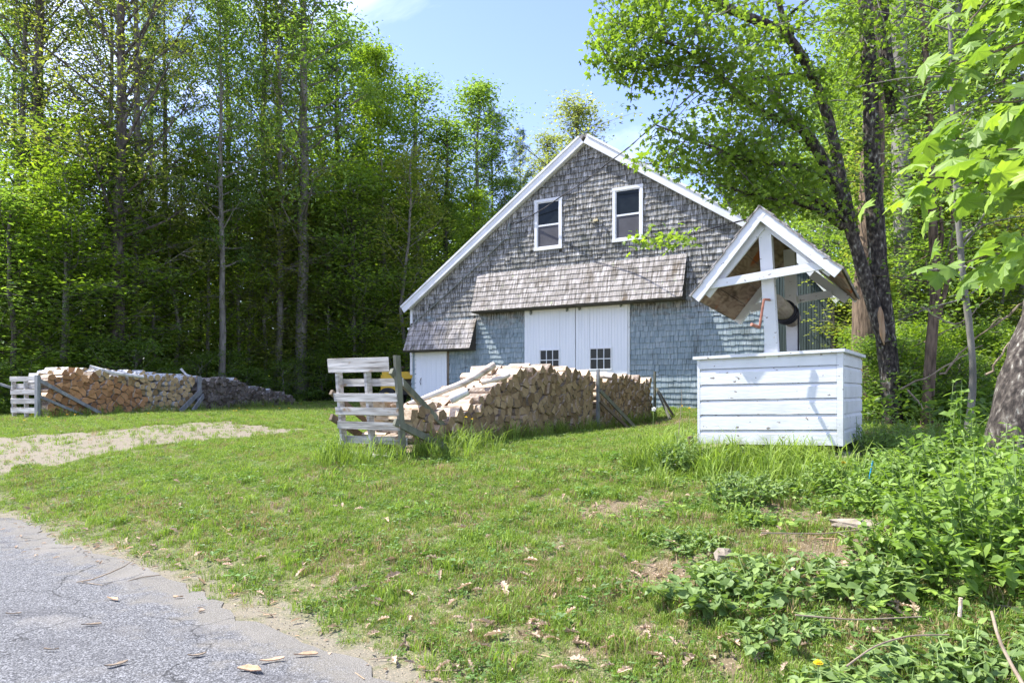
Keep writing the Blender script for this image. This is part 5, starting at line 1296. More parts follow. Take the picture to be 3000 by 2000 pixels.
l4 = limb(wt, WTg, [P(2420, 520, 10.3), P(2370, 492, 10.1), P(2312, 482, 9.9), P(2197, 474, 9.5), P(2120, 444, 9.3), P(2044, 413, 9.1), P(1922, 367, 9.0)], .045, .010)
l5 = limb(wt, WTg, [P(2345, 380, 10.3), P(2290, 355, 10.0), P(2235, 330, 9.8), P(2159, 268, 9.5), P(2082, 199, 9.3), P(1987, 134, 9.1), P(1900, 110, 9.0)], .045, .010)
l6 = limb(wt, WTg, [P(2400, 225, 10.5), P(2300, 218, 10.2), P(2200, 232, 10.0), P(2150, 236, 9.9)], .035, .008)
l7 = limb(wt, WTg, [P(2082, 199, 9.3), P(1980, 195, 9.2), P(1870, 190, 9.1), P(1780, 180, 9.0)], .012, .005)
l8 = limb(wt, WTg, [P(1990, -60, 9.5), P(1940, 30, 9.4), P(1880, 85, 9.3), P(1800, 115, 9.2)], .03, .006)
l9 = limb(wt, WTg, [P(2300, 600, 9.9), P(2200, 640, 9.4), P(2120, 660, 9.1), P(2020, 690, 8.8), P(1960, 702, 8.7)], .015, .005)
l10 = limb(wt, WTg, [P(2470, 640, 10.3), P(2350, 560, 10.1), P(2200, 520, 9.8), P(2050, 500, 9.6), P(1900, 480, 9.4)], .03, .006)
# bare strip of heartwood on the trunk
f = MB(); tube(f, smoothpath(rel([P(2566, 880, 10.44), P(2578, 930, 10.42), P(2590, 1010, 10.42)], WTg), 12), [.005, .03, .05, .06, .06, .055, .05, .05, .045, .035, .02, .005], 8); link('bare_patch', f.mesh('bare_patch', M['heart']), wt)
# leaf sprays
leaf_region = [(1760, -200), (1730, 60), (1695, 160), (1700, 235), (1760, 215), (1800, 300), (1860, 360), (1870, 400), (1820, 450), (1815, 490), (1900, 500), (1990, 530), (2100, 600), (2200, 650), (2330, 640), (2480, 700), (2560, 660), (2750, 620), (2800, 300), (2800, -200)]
rs = rsd(101); twig = MB(); LCx = []
def spray(p0, d, L, nsub=3):
    p = np.array(p0, float); d = d / np.linalg.norm(d); pts = [p]
    for j in range(4):
        d = d + rs.normal(0, .18, 3); d[2] -= .05; d /= np.linalg.norm(d); p = p + d * L / 4; pts.append(p)
    if not in_region(pts[-1]): return
    tube(twig, pts, np.linspace(.009, .003, 5), 4, cap=False)
    for q in pts[1:]:
        for _ in range(nsub):
            LCx.append(q + rs.normal(0, .10, 3) * np.array([1, 1, .6]))
def in_region(p):
    px_, py_ = CX + F * p[0] / p[1], HY - F * (p[2] - CZ) / p[1]
    return bool(inpoly(np.array([px_]), np.array([py_]), leaf_region)[0])
for Q, dens, Ls in ((l2, 26, 1.2), (l2b, 8, 1.0), (l3, 22, .8), (l4, 40, .9), (l5, 46, 1.0), (l6, 16, .8), (l7, 20, .6), (l8, 26, .8), (l10, 30, .8), (l1[8:], 12, .9), (tr_[22:], 34, 1.3), (l3b, 6, .7)):
    for _ in range(int(dens * 1.05)):
        i = rs.randint(3, len(Q)) if len(Q) > 6 else rs.randint(len(Q)); dd = rs.normal(0, 1, 3); dd[2] = dd[2] * .55 + .1; dd[0] -= .35
        spray(Q[i], dd, Ls * rs.uniform(.35, 1.15))
for _ in range(85):   # fill the crown between the limbs
    px_, py_ = rs.uniform(1700, 2600), rs.uniform(-150, 640)
    Y = rs.uniform(8.9, 11.2); p = np.array(P(px_, py_, Y))
    # gaps of sky
    if math.sin(px_ * .021 + py_ * .013) + math.sin(px_ * .009 - py_ * .024) > .75: continue
    if in_region(p): spray(p, rs.normal(0, 1, 3) * np.array([1, 1, .5]), rs.uniform(.3, .7))
for q in ([P(1965, 702, 8.7), P(1955, 700, 8.7), P(1990, 690, 8.75), P(2020, 695, 8.8), P(1925, 690, 8.65), P(1900, 698, 8.6), P(1890, 706, 8.6)]): 
    LCx += [np.array(q) + rs.normal(0, .06, 3) * np.array([1.2, 1, .4]) for _ in range(5)]
for (a, b) in ((2035, 865 + 25), (2060, 905)): pass
link('twigs', twig.mesh('twigs', M['barkg'], origin=tuple(WTg)), wt, kind='stuff')
LCx = np.array(LCx); m = 4
C = np.repeat(LCx, m, 0) + rs.normal(0, .085, (len(LCx) * m, 3)) * np.array([1.5, 1.5, .8])
kp = np.array([in_region(p) or (CX + F * p[0] / p[1] < 2060 and p[2] > 3 and HY - F * (p[2] - CZ) / p[1] > 640) for p in C]); C = C[kp]
def droop_rot(n, rs, mean=.75, sd=.35):
    yaw = rs.uniform(0, 2 * np.pi, n); pit = rs.normal(mean, sd, n); roll = rs.normal(0, .5, n)
    Z = np.zeros(n); O = np.ones(n)
    c, s = np.cos(yaw), np.sin(yaw); Rz = np.stack([c, -s, Z, s, c, Z, Z, Z, O], 1).reshape(n, 3, 3)
    c, s = np.cos(pit), np.sin(pit); Ry = np.stack([c, Z, s, Z, O, Z, -s, Z, c], 1).reshape(n, 3, 3)
    c, s = np.cos(roll), np.sin(roll); Rx = np.stack([O, Z, Z, Z, c, -s, Z, s, c], 1).reshape(n, 3, 3)
    return Rz @ Ry @ Rx
crown = MB(); scatter_mesh(crown, STAR_V, STAR_F, C, droop_rot(len(C), rs, .55), rs.uniform(.055, .105, len(C)), np.clip(rs.normal(.5, .22, len(C)), 0, 1))
link('crown', crown.mesh('crown', M['l_tree'], origin=tuple(WTg)), wt)
NLEAF = len(C)
# other near trunks on the right
def trunk_tree(name, label, pts, r0, r1, m, leafm=None, nl=0, spread=1.0, extra=(), lsz=.08):
    o = Vector(pts[0]); o.z = gz(o.x, o.y); t_ = root(name, tuple(o), label, 'tree')
    pts = [tuple(Vector((pts[0][0], pts[0][1], o.z - .15)))] + [tuple(p) for p in pts[1:]]
    Q = limb(t_, o, pts, r0, r1, 'trunk', m, k=12, n=30)
    for (ep, ra, rb) in extra: limb(t_, o, ep, ra, rb, 'limb', m, k=8, n=14)
    if nl:
        tw = MB(); LC = []
        for _ in range(nl):
            i = rs.randint(len(Q) // 3, len(Q)); d = rs.normal(0, 1, 3); d[2] = d[2] * .4 + .15; d /= np.linalg.norm(d); L = spread * rs.uniform(.3, 1)
            p0 = Q[i]; p1 = p0 + d * L * .5; p2 = p0 + d * L + np.array([0, 0, -.08 * L]); tube(tw, [p0, p1, p2], [.012, .007, .003], 4, cap=False)
            LC += [p0 + (p2 - p0) * rs.uniform(.25, 1.05) + rs.normal(0, .10, 3) for _ in range(10)]
        LC = np.array(LC); CC = np.repeat(LC, 4, 0) + rs.normal(0, .06, (len(LC) * 4, 3)); cr_ = MB()
        scatter_mesh(cr_, OVAL_V[:6], [(0, 5, 4), (0, 4, 2), (0, 2, 1), (4, 3, 2)], CC, rand_rot(len(CC), .5, rs), lsz * rs.uniform(.6, 1.3, len(CC)), np.clip(rs.normal(.45, .2, len(CC)), 0, 1))
        link('twigs', tw.mesh('twigs', M[m], origin=tuple(o)), t_, kind='stuff'); link('crown', cr_.mesh('crown', M[leafm], origin=tuple(o)), t_)
trunk_tree('tree', 'thick brown trunk standing between the well and the dark flaky trunk', [P(2545, 1200, 12.2), P(2540, 1050, 12.2), P(2536, 900, 12.2), P(2545, 700, 12.2), P(2560, 400, 12.4), P(2570, -200, 12.6)], .24, .14, 'barkbrown', 'l_mid', 30, 1.6)
trunk_tree('tree', 'grey mottled trunk right of the dark flaky trunk, partly behind leaves', [P(2675, 1200, 14.5), P(2668, 1000, 14.5), P(2660, 850, 14.5), P(2645, 700, 14.6), P(2640, 500, 14.8), P(2630, 0, 15)], .21, .15, 'barkg', 'l_mid', 70, 2.0, lsz=.10)
trunk_tree('tree', 'split grey and brown trunk that forks at head height in the right wood', [P(2715, 1240, 10.2), P(2722, 1100, 10.2), P(2735, 930, 10.2), P(2745, 800, 10.2), P(2740, 740, 10.2), P(2730, 640, 10.2), P(2722, 300, 10.3), P(2700, 0, 10.4)], .085, .035, 'barkbrown', 'l_mid', 70, 1.3,
           extra=[([P(2748, 930, 10.2), P(2770, 850, 10.15), P(2792, 760, 10.1), P(2792, 600, 10.1), P(2775, 400, 10.1)], .035, .02), ([P(2745, 770, 10.2), P(2760, 700, 10.2), P(2755, 600, 10.2)], .04, .02)], lsz=.07)
trunk_tree('birch_tree', 'slender pale birch stem leaning in the right wood', [P(2818, 1290, 8.0), P(2850, 1170, 8.0), P(2852, 1080, 8.0), P(2842, 960, 8.0), P(2830, 880, 8.0), P(2820, 820, 8.0), P(2812, 700, 8.0), P(2803, 610, 8.0), P(2790, 300, 8.1), P(2780, 0, 8.2)], .040, .020, 'barkg', 'l_mid', 50, 1.0, lsz=.06,
           extra=[([P(2818, 706, 8.0), P(2855, 670, 7.9), P(2892, 615, 7.8), P(2910, 580, 7.8)], .015, .008)])
trunk_tree('tree', 'thick dark flaky trunk leaning right at the right edge of the picture', [P(2960, 1330, 6.2), P(2985, 1200, 6.2), P(3030, 1050, 6.3), P(3090, 850, 6.4), P(3200, 500, 6.6), P(3300, 100, 6.8)], .23, .14, 'barkflaky')
# dead sticks through the thicket
for i, (a, b, c_) in enumerate([((2640, 1140, 9.5), (2760, 1080, 9.2), (2880, 1010, 9)), ((2650, 1030, 11), (2730, 990, 10.6), (2860, 930, 10.2)), ((2900, 960, 8), (3010, 880, 7.6), (3100, 820, 7.5)), ((2890, 1100, 7.6), (2960, 1010, 7.4), (3020, 930, 7.3)), ((2665, 1145, 9), (2690, 1180, 8.9), (2700, 1192, 8.8)), ((2750, 1100, 9), (2850, 1000, 8.8), (2930, 930, 8.5)), ((2700, 900, 10), (2800, 960, 9.6), (2900, 870, 9.4))]):
    f = MB(); Q = smoothpath([P(*a), P(*b), P(*c_)], 12); Q += RS.normal(0, .012, Q.shape); c0 = tuple(Q.mean(0)); tube(f, Q, np.linspace(.014, .005, 12), 5)
    link('dead_branch', f.mesh('dead_branch', M['twig'], origin=c0), label='thin bare dead branch slanting through the right thicket', cat='branch', group='dead branches in the right thicket', loc=c0)

# ------------------------------------------------------------------ near maple branch, top right
mo = P(3150, 150, 3.4); nm_ = root('maple_branch', tuple(mo), 'leafy maple branch with large bright leaves hanging in close at the top right', 'branch')
rs = rsd(55)
lv = []
for k in range(8):
    f = MB(); V = np.array(MAP_V) * np.array([1, 1, 1]); V[:, 2] += .05 * np.sin(V[:, 0] * 5 + k) * (k % 3) * .5 - .14 * (k % 5) * .45 * V[:, 0] ** 2 - .25 * (k % 3) * V[:, 1] ** 2; V += rs.normal(0, .012, V.shape)
    f.add(V, np.array(MAP_F), [.1, .35, .5, .7, .95, .25, .6, .8][k] + rs.normal(0, .12, len(V))); lv.append(f.mesh('leaf', M['l_near'], smooth=False))
stems = [([(3150, 60), (3050, 110), (2950, 140), (2860, 170), (2760, 200)], 3.2), ([(3150, 330), (3000, 390), (2900, 420), (2800, 400), (2720, 430)], 3.1), ([(3150, 480), (3010, 540), (2900, 545), (2790, 520), (2690, 520)], 2.9), ([(3150, 650), (3060, 720), (2970, 735), (2880, 750), (2830, 770)], 2.7), ([(3150, 200), (3060, 260), (2990, 300), (2900, 300)], 2.9), ([(3150, -60), (3000, -20), (2900, 0), (2840, 60)], 3.2), ([(3150, 420), (3080, 470), (3000, 430), (2950, 440)], 2.6)]
st = MB(); nlf = 0
for pts, Y in stems:
    Q = smoothpath([P(a, b, Y + .1 * i) for i, (a, b) in enumerate(pts[::-1])][::-1], 16); tube(st, Q - np.array(mo), np.linspace(.008, .003, 16), 5, cap=False)
    for i in range(42):
        j = rs.randint(1, 16); q = Q[j] + np.array([rs.normal(0, .07), rs.normal(0, .12), rs.normal(-.01, .045)])
        pq = CX + F * q[0] / q[1]
        if pq < 2700: 
            if rs.rand() < .5: continue
        o = link('leaf', lv[rs.randint(8)], nm_); o.location = tuple(q - np.array(mo)); nlf += 1
        yaw = rs.normal(math.pi * 1.05, .8); o.rotation_euler = (rs.normal(0, .35), rs.normal(.62, .28), yaw); s_ = rs.uniform(.08, .155); o.scale = (s_, s_, s_)
link('twigs', st.mesh('twigs', M['barkbrown']), nm_)

def oakleaf(rs):
    half = [(0, .03), (.12, .12), (.22, .06), (.34, .20), (.44, .08), (.56, .22), (.66, .09), (.8, .15), (1, .01)]
    pts = half + [(x, -y * rs.uniform(.7, 1.1)) for x, y in half[::-1]]
    n = len(pts); V = [(x - .5, y, .10 * math.sin(x * 3 + rs.rand()) + abs(y) * rs.uniform(.3, .9)) for x, y in pts] + [(0, 0, .03)]
    f = MB(); f.add(V, np.array([(i, (i + 1) % n, n) for i in range(n)])); return f.mesh('dead_leaf', M['deadleaf'])
# ------------------------------------------------------------------ ground cover: geometry nodes scatter of real tufts
def tuft(n, h, w, spread, rs, bend=.5, m='grass', seg=2, hv=.4):
    f = MB()
    for i in range(n):
        az = rs.uniform(0, 6.28); r = spread * math.sqrt(rs.rand()); b = np.array([r * math.cos(az), r * math.sin(az), -.01]); a2 = rs.uniform(0, 6.28); hh = h * rs.uniform(1 - hv, 1 + hv)
        d = np.array([math.cos(a2), math.sin(a2), 0]); s = np.array([-d[1], d[0], 0]) * w * rs.uniform(.7, 1.3) * .5; bd = bend * rs.uniform(.3, 1.3)
        P0, P1, P2 = b, b + d * hh * bd * .35 + np.array([0, 0, hh * .6]), b + d * hh * bd + np.array([0, 0, hh * (1 - .35 * bd)])
        f.add([P0 - s, P0 + s, P1 + s * .8, P1 - s * .8, P2], [[0, 1, 2, 3], [3, 2, 4]], rs.rand())
    return f.mesh('tuft', M[m])
def weed(n, ls, rs, h=.04, spread=.05, m='clover', shape=None):
    f = MB(); C = np.stack([rs.normal(0, spread, n), rs.normal(0, spread, n), rs.uniform(.4, 1, n) * h], 1)
    scatter_mesh(f, OVAL_V, OVAL_F3, C, rand_rot(n, .35, rs), ls * rs.uniform(.6, 1.3, n), rs.rand(n)); return f.mesh('weed', M[m])
def scat(name, label, pts, scl, meshes, probs, rs, cat='grass', tiltn=.12):
    n = len(pts); me = bpy.data.meshes.new(name); me.vertices.add(n); me.vertices.foreach_set('co', np.asarray(pts, np.float32).ravel())
    rot = np.stack([rs.normal(0, tiltn, n), rs.normal(0, tiltn, n), rs.uniform(0, 6.28, n)], 1)
    a = me.attributes.new('rot', 'FLOAT_VECTOR', 'POINT'); a.data.foreach_set('vector', rot.astype(np.float32).ravel())
    a = me.attributes.new('scl', 'FLOAT', 'POINT'); a.data.foreach_set('value', np.asarray(scl, np.float32))
    idx = probs if not isinstance(probs, list) else rs.choice(len(meshes), n, p=np.array(probs) / sum(probs))
    a = me.attributes.new('idx', 'INT', 'POINT'); a.data.foreach_set('value', np.asarray(idx, np.int32))
    o = link(name, me, kind='stuff', label=label, cat=cat)
    g = bpy.data.node_groups.new(name, 'GeometryNodeTree')
    g.interface.new_socket('Geometry', in_out='INPUT', socket_type='NodeSocketGeometry'); g.interface.new_socket('Geometry', in_out='OUTPUT', socket_type='NodeSocketGeometry')
    N, L = g.nodes.new, g.links.new; gi = N('NodeGroupInput'); go = N('NodeGroupOutput'); jn = N('GeometryNodeJoinGeometry')
    def attr(nm, t):
        q = N('GeometryNodeInputNamedAttribute'); q.data_type = t; q.inputs['Name'].default_value = nm; return q.outputs['Attribute']
    ar, as_, ai = attr('rot', 'FLOAT_VECTOR'), attr('scl', 'FLOAT'), attr('idx', 'INT')
    for k, mm in enumerate(meshes):
        po = bpy.data.objects.new('tuft', mm)
        oi = N('GeometryNodeObjectInfo'); oi.inputs['Object'].default_value = po; oi.inputs['As Instance'].default_value = True
        cmp_ = N('FunctionNodeCompare'); cmp_.data_type = 'INT'; cmp_.operation = 'EQUAL'; L(ai, cmp_.inputs[2]); cmp_.inputs[3].default_value = k
        ip = N('GeometryNodeInstanceOnPoints'); L(gi.outputs[0], ip.inputs['Points']); L(cmp_.outputs[0], ip.inputs['Selection']); L(oi.outputs['Geometry'], ip.inputs['Instance'])
        L(ar, ip.inputs['Rotation']); L(as_, ip.inputs['Scale']); L(ip.outputs[0], jn.inputs[0])
    L(jn.outputs[0], go.inputs[0])
    md = o.modifiers.new('scatter', 'NODES'); md.node_group = g
    return o
rs = rsd(200)
def clear(x, y):
    """true where nothing stands on the ground"""
    ok = np.ones(len(x), bool)
    dx, dy = x - PA[0], y - PA[1]; s = dx * VV.x + dy * VV.y; t = -dx * VV.y + dy * VV.x
    ok &= ~((s > -.02) & (s < send) & (t > -.02) & (t < 1.0))
    dx, dy = x - PB[0], y - PB[1]; s = dx * D2.x + dy * D2.y; t = -dx * D2.y + dy * D2.x
    ok &= ~((s > 0) & (s < sB3) & (t > 0) & (t < 1.0))
    dx, dy = x - WL.x, y - WL.y; a = dx * U2.x + dy * U2.y; b = dx * V2.x + dy * V2.y
    ok &= ~((a > -.12) & (a < BW + .12) & (b > -.12) & (b < BD))
    dx, dy = x - A0.x, y - A0.y; a = dx * U.x + dy * U.y; b = dx * VV.x + dy * VV.y
    ok &= ~((a > -.1) & (a < 20) & (b > -.1))
    return ok
# sample lawn points with density falling with distance
N0 = 760000
Yr = np.exp(rs.uniform(math.log(2.6), math.log(31), N0)); Xr = (rs.uniform(-150, 3150, N0) - CX) / F * Yr
keep = rs.rand(N0) < np.clip(Yr / 9, .35, 1)
Xr, Yr = Xr[keep], Yr[keep]
rd = road_dist(Xr, Yr); dm = dmask(Xr, Yr); wm = wmask(Xr, Yr); br_ = bare(Xr, Yr)
pg_ = np.clip((rd - .02 + .25 * wob(Xr, Yr, 1.5, 8)) / .9, 0, 1) ** 1.2
pg_ *= np.where(dm, .10, 1) * np.where(wm, .25, 1) * (1 - .85 * np.clip(br_ * 1.5 - .15, 0, 1)); pg_ *= np.clip(.70 + .45 * wob(Xr, Yr, 2.3, 9) + .45 * wob(Xr, Yr, 6.5, 3) * (Yr < 9), .10, 1)
ok = (rs.rand(len(Xr)) < pg_ * .62) & clear(Xr, Yr)
X_, Y_ = Xr[ok], Yr[ok]; Z_ = hgt(X_, Y_)
hfac = .72 + .35 * np.clip(wob(X_, Y_, 1.9, 2), -1, 1) + .65 * (wob(X_, Y_, 5.0, 4) > .6) * (Y_ < 10)
lawn_m = [tuft(14, .055, .0052, .05, rsd(1)), tuft(12, .075, .0055, .045, rsd(2)), tuft(16, .045, .0048, .06, rsd(3)), tuft(12, .06, .005, .05, rsd(4), m='grassdry'), weed(12, .022, rsd(5), .035, .045), weed(9, .030, rsd(6), .045, .05)]
drym = np.clip(bare(X_, Y_) * .8 + .40 * np.clip(wob(X_, Y_, 1.2, 12) * 2, 0, 1), 0, .75)
idx = rs.choice(3, len(X_)); u = rs.rand(len(X_)); idx = np.where(u < .04 + drym * .55, 3, idx)
wd = .10 + .30 * (wob(X_, Y_, 2.7, 7) > .2) * (Y_ < 12); u2 = rs.rand(len(X_)); idx = np.where((u2 < wd) & (idx != 3), rs.choice([4, 5], len(X_)), idx)
scat('lawn_grass', 'short mown grass and clover covering the lawn and bank', np.stack([X_, Y_, Z_], 1), hfac * rs.uniform(.75, 1.3, len(X_)) * np.clip(.9 + .035 * Y_, .9, 1.6), lawn_m, idx, rs)
NG = len(X_)
# forest floor plants
n = 9000; xx = rs.uniform(-16, 14, n); yy = rs.uniform(9, 34, n); ok = wmask(xx, yy) & clear(xx, yy); xx, yy = xx[ok], yy[ok]
scat('forest_undergrowth', 'low leafy plants carpeting the floor of the woods', np.stack([xx, yy, hgt(xx, yy)], 1), rs.uniform(.6, 1.6, len(xx)), [weed(40, .09, rsd(8), .30, .2, 'l_mid'), weed(40, .10, rsd(9), .4, .22, 'l_dark')], [1, 1], rs, 'plants')
# tall grass around the well, pallet, stack foot
tall = []
def blob(cx_, cy_, rx, ry, n): 
    a = rs.normal(0, 1, (n, 2)); tall.append(np.c_[cx_ + a[:, 0] * rx, cy_ + a[:, 1] * ry])
blob(2.65, 6.95, .35, .22, 60); blob(2.3, 7.25, .4, .16, 40); blob(1.95, 7.6, .16, .3, 46); blob(1.75, 8.3, .18, .35, 60); blob(1.6, 7.9, .22, .3, 70); blob(2.75, 7.15, .5, .1, 60); blob(2.9, 6.6, .3, .2, 40); blob(2.3, 6.6, .35, .3, 40); blob(3.2, 6.7, .3, .2, 24)
blob(-1.9, 9.55, .45, .12, 70); blob(-1.25, 9.6, .3, .15, 40); blob(-.7, 10.4, .3, .35, 50); blob(-2.45, 10.0, .12, .2, 30)
sN = rs.uniform(.2, send, 230); tall.append(np.c_[PA[0] + VV.x * sN + U.x * rs.uniform(.02, .25, 230), PA[1] + VV.y * sN + U.y * rs.uniform(.02, .25, 230)])
sN = rs.uniform(-.3, sB3, 200); tall.append(np.c_[PB[0] + D2.x * sN + D2.y * rs.uniform(.02, .3, 200), PB[1] + D2.y * sN - D2.x * rs.uniform(.02, .3, 200)])
q_ = rs.uniform(-.1, 1.02, 170); o_ = rs.uniform(.12, .42, 170)
tall.append(np.c_[WL.x + U2.x * BW * q_ - V2.x * o_, WL.y + U2.y * BW * q_ - V2.y * o_])
T_ = np.concatenate(tall); T_ = T_[clear(T_[:, 0], T_[:, 1])]
scat('tall_grass', 'long uncut grass round the well, the pallet and the foot of the stacks', np.c_[T_, hgt(T_[:, 0], T_[:, 1])], rs.uniform(.5, 1.3, len(T_)), [tuft(10, .30, .009, .05, rsd(11), .7), tuft(9, .40, .010, .05, rsd(12), .8), tuft(14, .2, .008, .06, rsd(13), .6)], [1, .8, 1.2], rs)
# weeds with broader leaves over the bank
n = 5600; xx = rs.uniform(.0, 4.6, n); yy = rs.uniform(2.8, 8, n); rd = road_dist(xx, yy)
pp = np.clip((xx - .6 - .1 * (8 - yy)) / 1.8, .03, 1) * np.clip((rd - .3) / 1, 0, 1) * np.clip(.55 + .7 * wob(xx, yy, 2.2, 21), .05, 1); ok = (rs.rand(n) < pp * (1 - .7 * bare(xx, yy))) & clear(xx, yy); xx, yy = xx[ok], yy[ok]
scat('bank_weeds', 'mixed small weeds and creepers on the bank in front of the well', np.stack([xx, yy, hgt(xx, yy)], 1), rs.uniform(.5, 1.25, len(xx)), [weed(16, .045, rsd(14), .09, .07, 'l_ivy'), weed(12, .06, rsd(15), .12, .08, 'l_bush'), weed(22, .028, rsd(16), .06, .07, 'clover')], [1, .7, 1.6], rs, 'weeds')
# litter of straw and twigs on the bank and verge
n = 1500; xx = rs.uniform(-6, 4, n); yy = rs.uniform(2.8, 9, n); rd = road_dist(xx, yy); ok = (rs.rand(n) < np.where((rd > -.15) & (rd < 1.0), .35, 0) + np.clip(bare(xx, yy), 0, 1) * .7 * (rd > 0)) & clear(xx, yy); xx, yy = xx[ok], yy[ok]
tw1 = MB(); tube(tw1, [(-.09, 0, .006), (0, .01, .012), (.1, -.01, .006)], .0028, 4); tw2 = MB(); tube(tw2, [(-.05, 0, .006), (.05, .012, .008)], .002, 4)
chip = MB(); chip.add([(-.012, -.006, .004), (.014, -.007, .004), (.012, .008, .009), (-.014, .006, .008)], [[0, 1, 2, 3]])
scat('twig_litter', 'dry twigs and straw strewn over the bank and the road verge', np.stack([xx, yy, hgt(xx, yy) + .004], 1), rs.uniform(.5, 1.6, len(xx)), [tw1.mesh('t', M['twig']), tw2.mesh('t', M['strip']), chip.mesh('t', M['deadleaf'])], [1, 1.5, 1.5], rs, 'litter')
n = 9000; xx = rs.uniform(-7, 4.5, n); yy = rs.uniform(2.8, 9.5, n); rd = road_dist(xx, yy); ok = (rs.rand(n) < np.where((rd > .05) & (rd < 1.3), .12, 0.012) + np.clip(bare(xx, yy) - .1, 0, 1) * .55) & (rd > .05) & clear(xx, yy); xx, yy = xx[ok], yy[ok]
scat('leaf_litter', 'thin scatter of small dead leaves and straw over the bank and verge', np.stack([xx, yy, hgt(xx, yy) + .012], 1), rs.uniform(.03, .085, len(xx)), [oakleaf(rsd(i + 70)) for i in range(4)], [1, 1, 1, 1], rs, 'litter', .4)
# gravel on drive and verge
n = 30000; Yr = rs.uniform(3, 16, n); Xr = (rs.uniform(-50, 1900, n) - CX) / F * Yr; rd = road_dist(Xr, Yr); ok = (rs.rand(n) < np.where(dmask(Xr, Yr), .8, 0) + np.exp(-((rd - .15) / .3) ** 2) * .8) & (rd > -1.2) & clear(Xr, Yr)
Xr, Yr = Xr[ok], Yr[ok]
pb_ = MB(); pb_.add([(-.01, -.008, 0), (.011, -.007, 0), (.009, .009, 0), (-.008, .008, 0), (-.006, -.005, .008), (.007, -.004, .009), (.006, .005, .007), (-.005, .006, .009)], BOXF)
scat('gravel', 'small pale gravel on the drive and along the road edge', np.stack([Xr, Yr, np.maximum(hgt(Xr, Yr), 0) + .003], 1), rs.uniform(.15, .55, len(Xr)), [pb_.mesh('g', M['pebble']), pb_.mesh('g', M['slab'])], [1, 1], rs, 'gravel', .4)

# ------------------------------------------------------------------ leafy plants near the camera
def big_leaf_mesh(rs, m='l_bush'):
    f = MB(); V = np.array(OVAL_V) * np.array([1, 1.5, 1]); V[:, 2] *= rs.uniform(.6, 2); V += rs.normal(0, .01, V.shape); f.add(V, np.array(OVAL_F3), rs.uniform(.25, .85)); return f.mesh('leaf', M[m])
LM = {m: [big_leaf_mesh(rsd(i + 40), m) for i in range(5)] for m in ('l_bush', 'l_ivy')}
def bushy(name, label, c, rad, nst, per, ls, m, rs, cat='bush', nsingle=300, h0=.0, flat=.35, pairs=True, zscale=1.0, fwd=None, tilt=.45):
    o = Vector((c[0], c[1], gz(c[0], c[1]))); r = root(name, tuple(o), label, cat)
    stm = MB(); L = []
    for i in range(nst):
        az = rs.uniform(0, 6.28); q = math.sqrt(rs.rand()); bx, by = q * rad[0] * .55 * math.cos(az), q * rad[1] * .55 * math.sin(az)
        g = gz(o.x + bx, o.y + by) - o.z
        tip = np.array([q * rad[0] * math.cos(az), q * rad[1] * math.sin(az), g + rad[2] * (math.sqrt(max(.0, 1 - .75 * q * q))) * rs.uniform(.6, 1.05)])
        gt = gz(o.x + tip[0], o.y + tip[1]) - o.z; tip[2] = max(tip[2], gt + .06)
        b = np.array([bx, by, g]); mid = (b + tip) / 2 + rs.normal(0, .05, 3); Q = smoothpath([b, mid, tip], 8); tube(stm, Q, np.linspace(.006, .002, 8), 4, cap=False)
        for k in range(per):
            t = (k + 1) / per; t = .08 + .92 * t; p = np.array([np.interp(t * 7, np.arange(8), Q[:, c_]) for c_ in range(3)])
            base = i * 1.3 + k * 1.57
            for sgn in ((0, math.pi) if pairs else (rs.uniform(0, 6.28),)):
                L.append((p, base + sgn + rs.normal(0, .3), ls * rs.uniform(.6, 1.2) * (1 - .35 * (k == per - 1))))
    # nearest the camera first
    def dist(t): return (o.x + t[0][0]) ** 2 + (o.y + t[0][1]) ** 2 - .8 * t[0][2]
    L.sort(key=dist); rest_ = MB()
    for i, (p, yw, s_) in enumerate(L):
        mm = LM[m][rs.randint(5)]; eul = (rs.normal(0, .3), rs.normal(.15, tilt), yw)
        if i < nsingle:
            lf = link('leaf', mm, r); lf.location = tuple(p); lf.rotation_euler = eul; lf.scale = (s_,) * 3
        else:
            from mathutils import Euler
            Rm = np.array(Euler(eul).to_matrix())[None]; scatter_mesh(rest_, OVAL_V, OVAL_F3, np.array([p]), Rm, [s_ * 1.05], np.array([rs.uniform(.2, .9)]))
    if rest_.n: link('leaf', rest_.mesh('leaf', M[m]), r, kind='stuff')
    link('stems', stm.mesh('stems', M['stem']), r)
    return r
rs = rsd(300)
bushy('leafy_bush', 'large dense bush of rounded paired leaves filling the right edge below the leaning trunk', (2.85, 4.1), (.74, .8, .70), 150, 9, .078, 'l_bush', rs, nsingle=290)
bushy('leafy_bush', 'second dense bush behind the big one, reaching toward the birch stem', (3.6, 5.4), (.85, .9, .55), 130, 8, .078, 'l_bush', rs, nsingle=60)
bushy('leafy_bush', 'bush of fine leaves hugging the right side of the well', (3.95, 7.7), (.5, .8, .42), 100, 6, .045, 'l_bush', rs, nsingle=0)
bushy('leafy_bush', 'low green bush between the dark flaky trunk and the birch', (4.6, 7.6), (.8, .9, .42), 90, 6, .055, 'l_bush', rs, nsingle=0)
bushy('tall_shrub', 'single taller leafy shoot standing in front of the birch stem', (3.65, 5.85), (.16, .14, 1.0), 9, 8, .085, 'l_bush', rs, 'shrub', nsingle=140)
bushy('ivy_patch', 'low patch of broad three part leaves in the middle of the bank', tuple(ghit(2210, 1745)[:2]), (.66, .42, .20), 85, 4, .088, 'l_ivy', rs, 'plant', nsingle=260, pairs=True)
bushy('ivy_patch', 'small leafy clump on the bank right of the broad leaved patch', tuple(ghit(2560, 1730)[:2]), (.34, .34, .20), 36, 4, .088, 'l_ivy', rs, 'plant', nsingle=120)
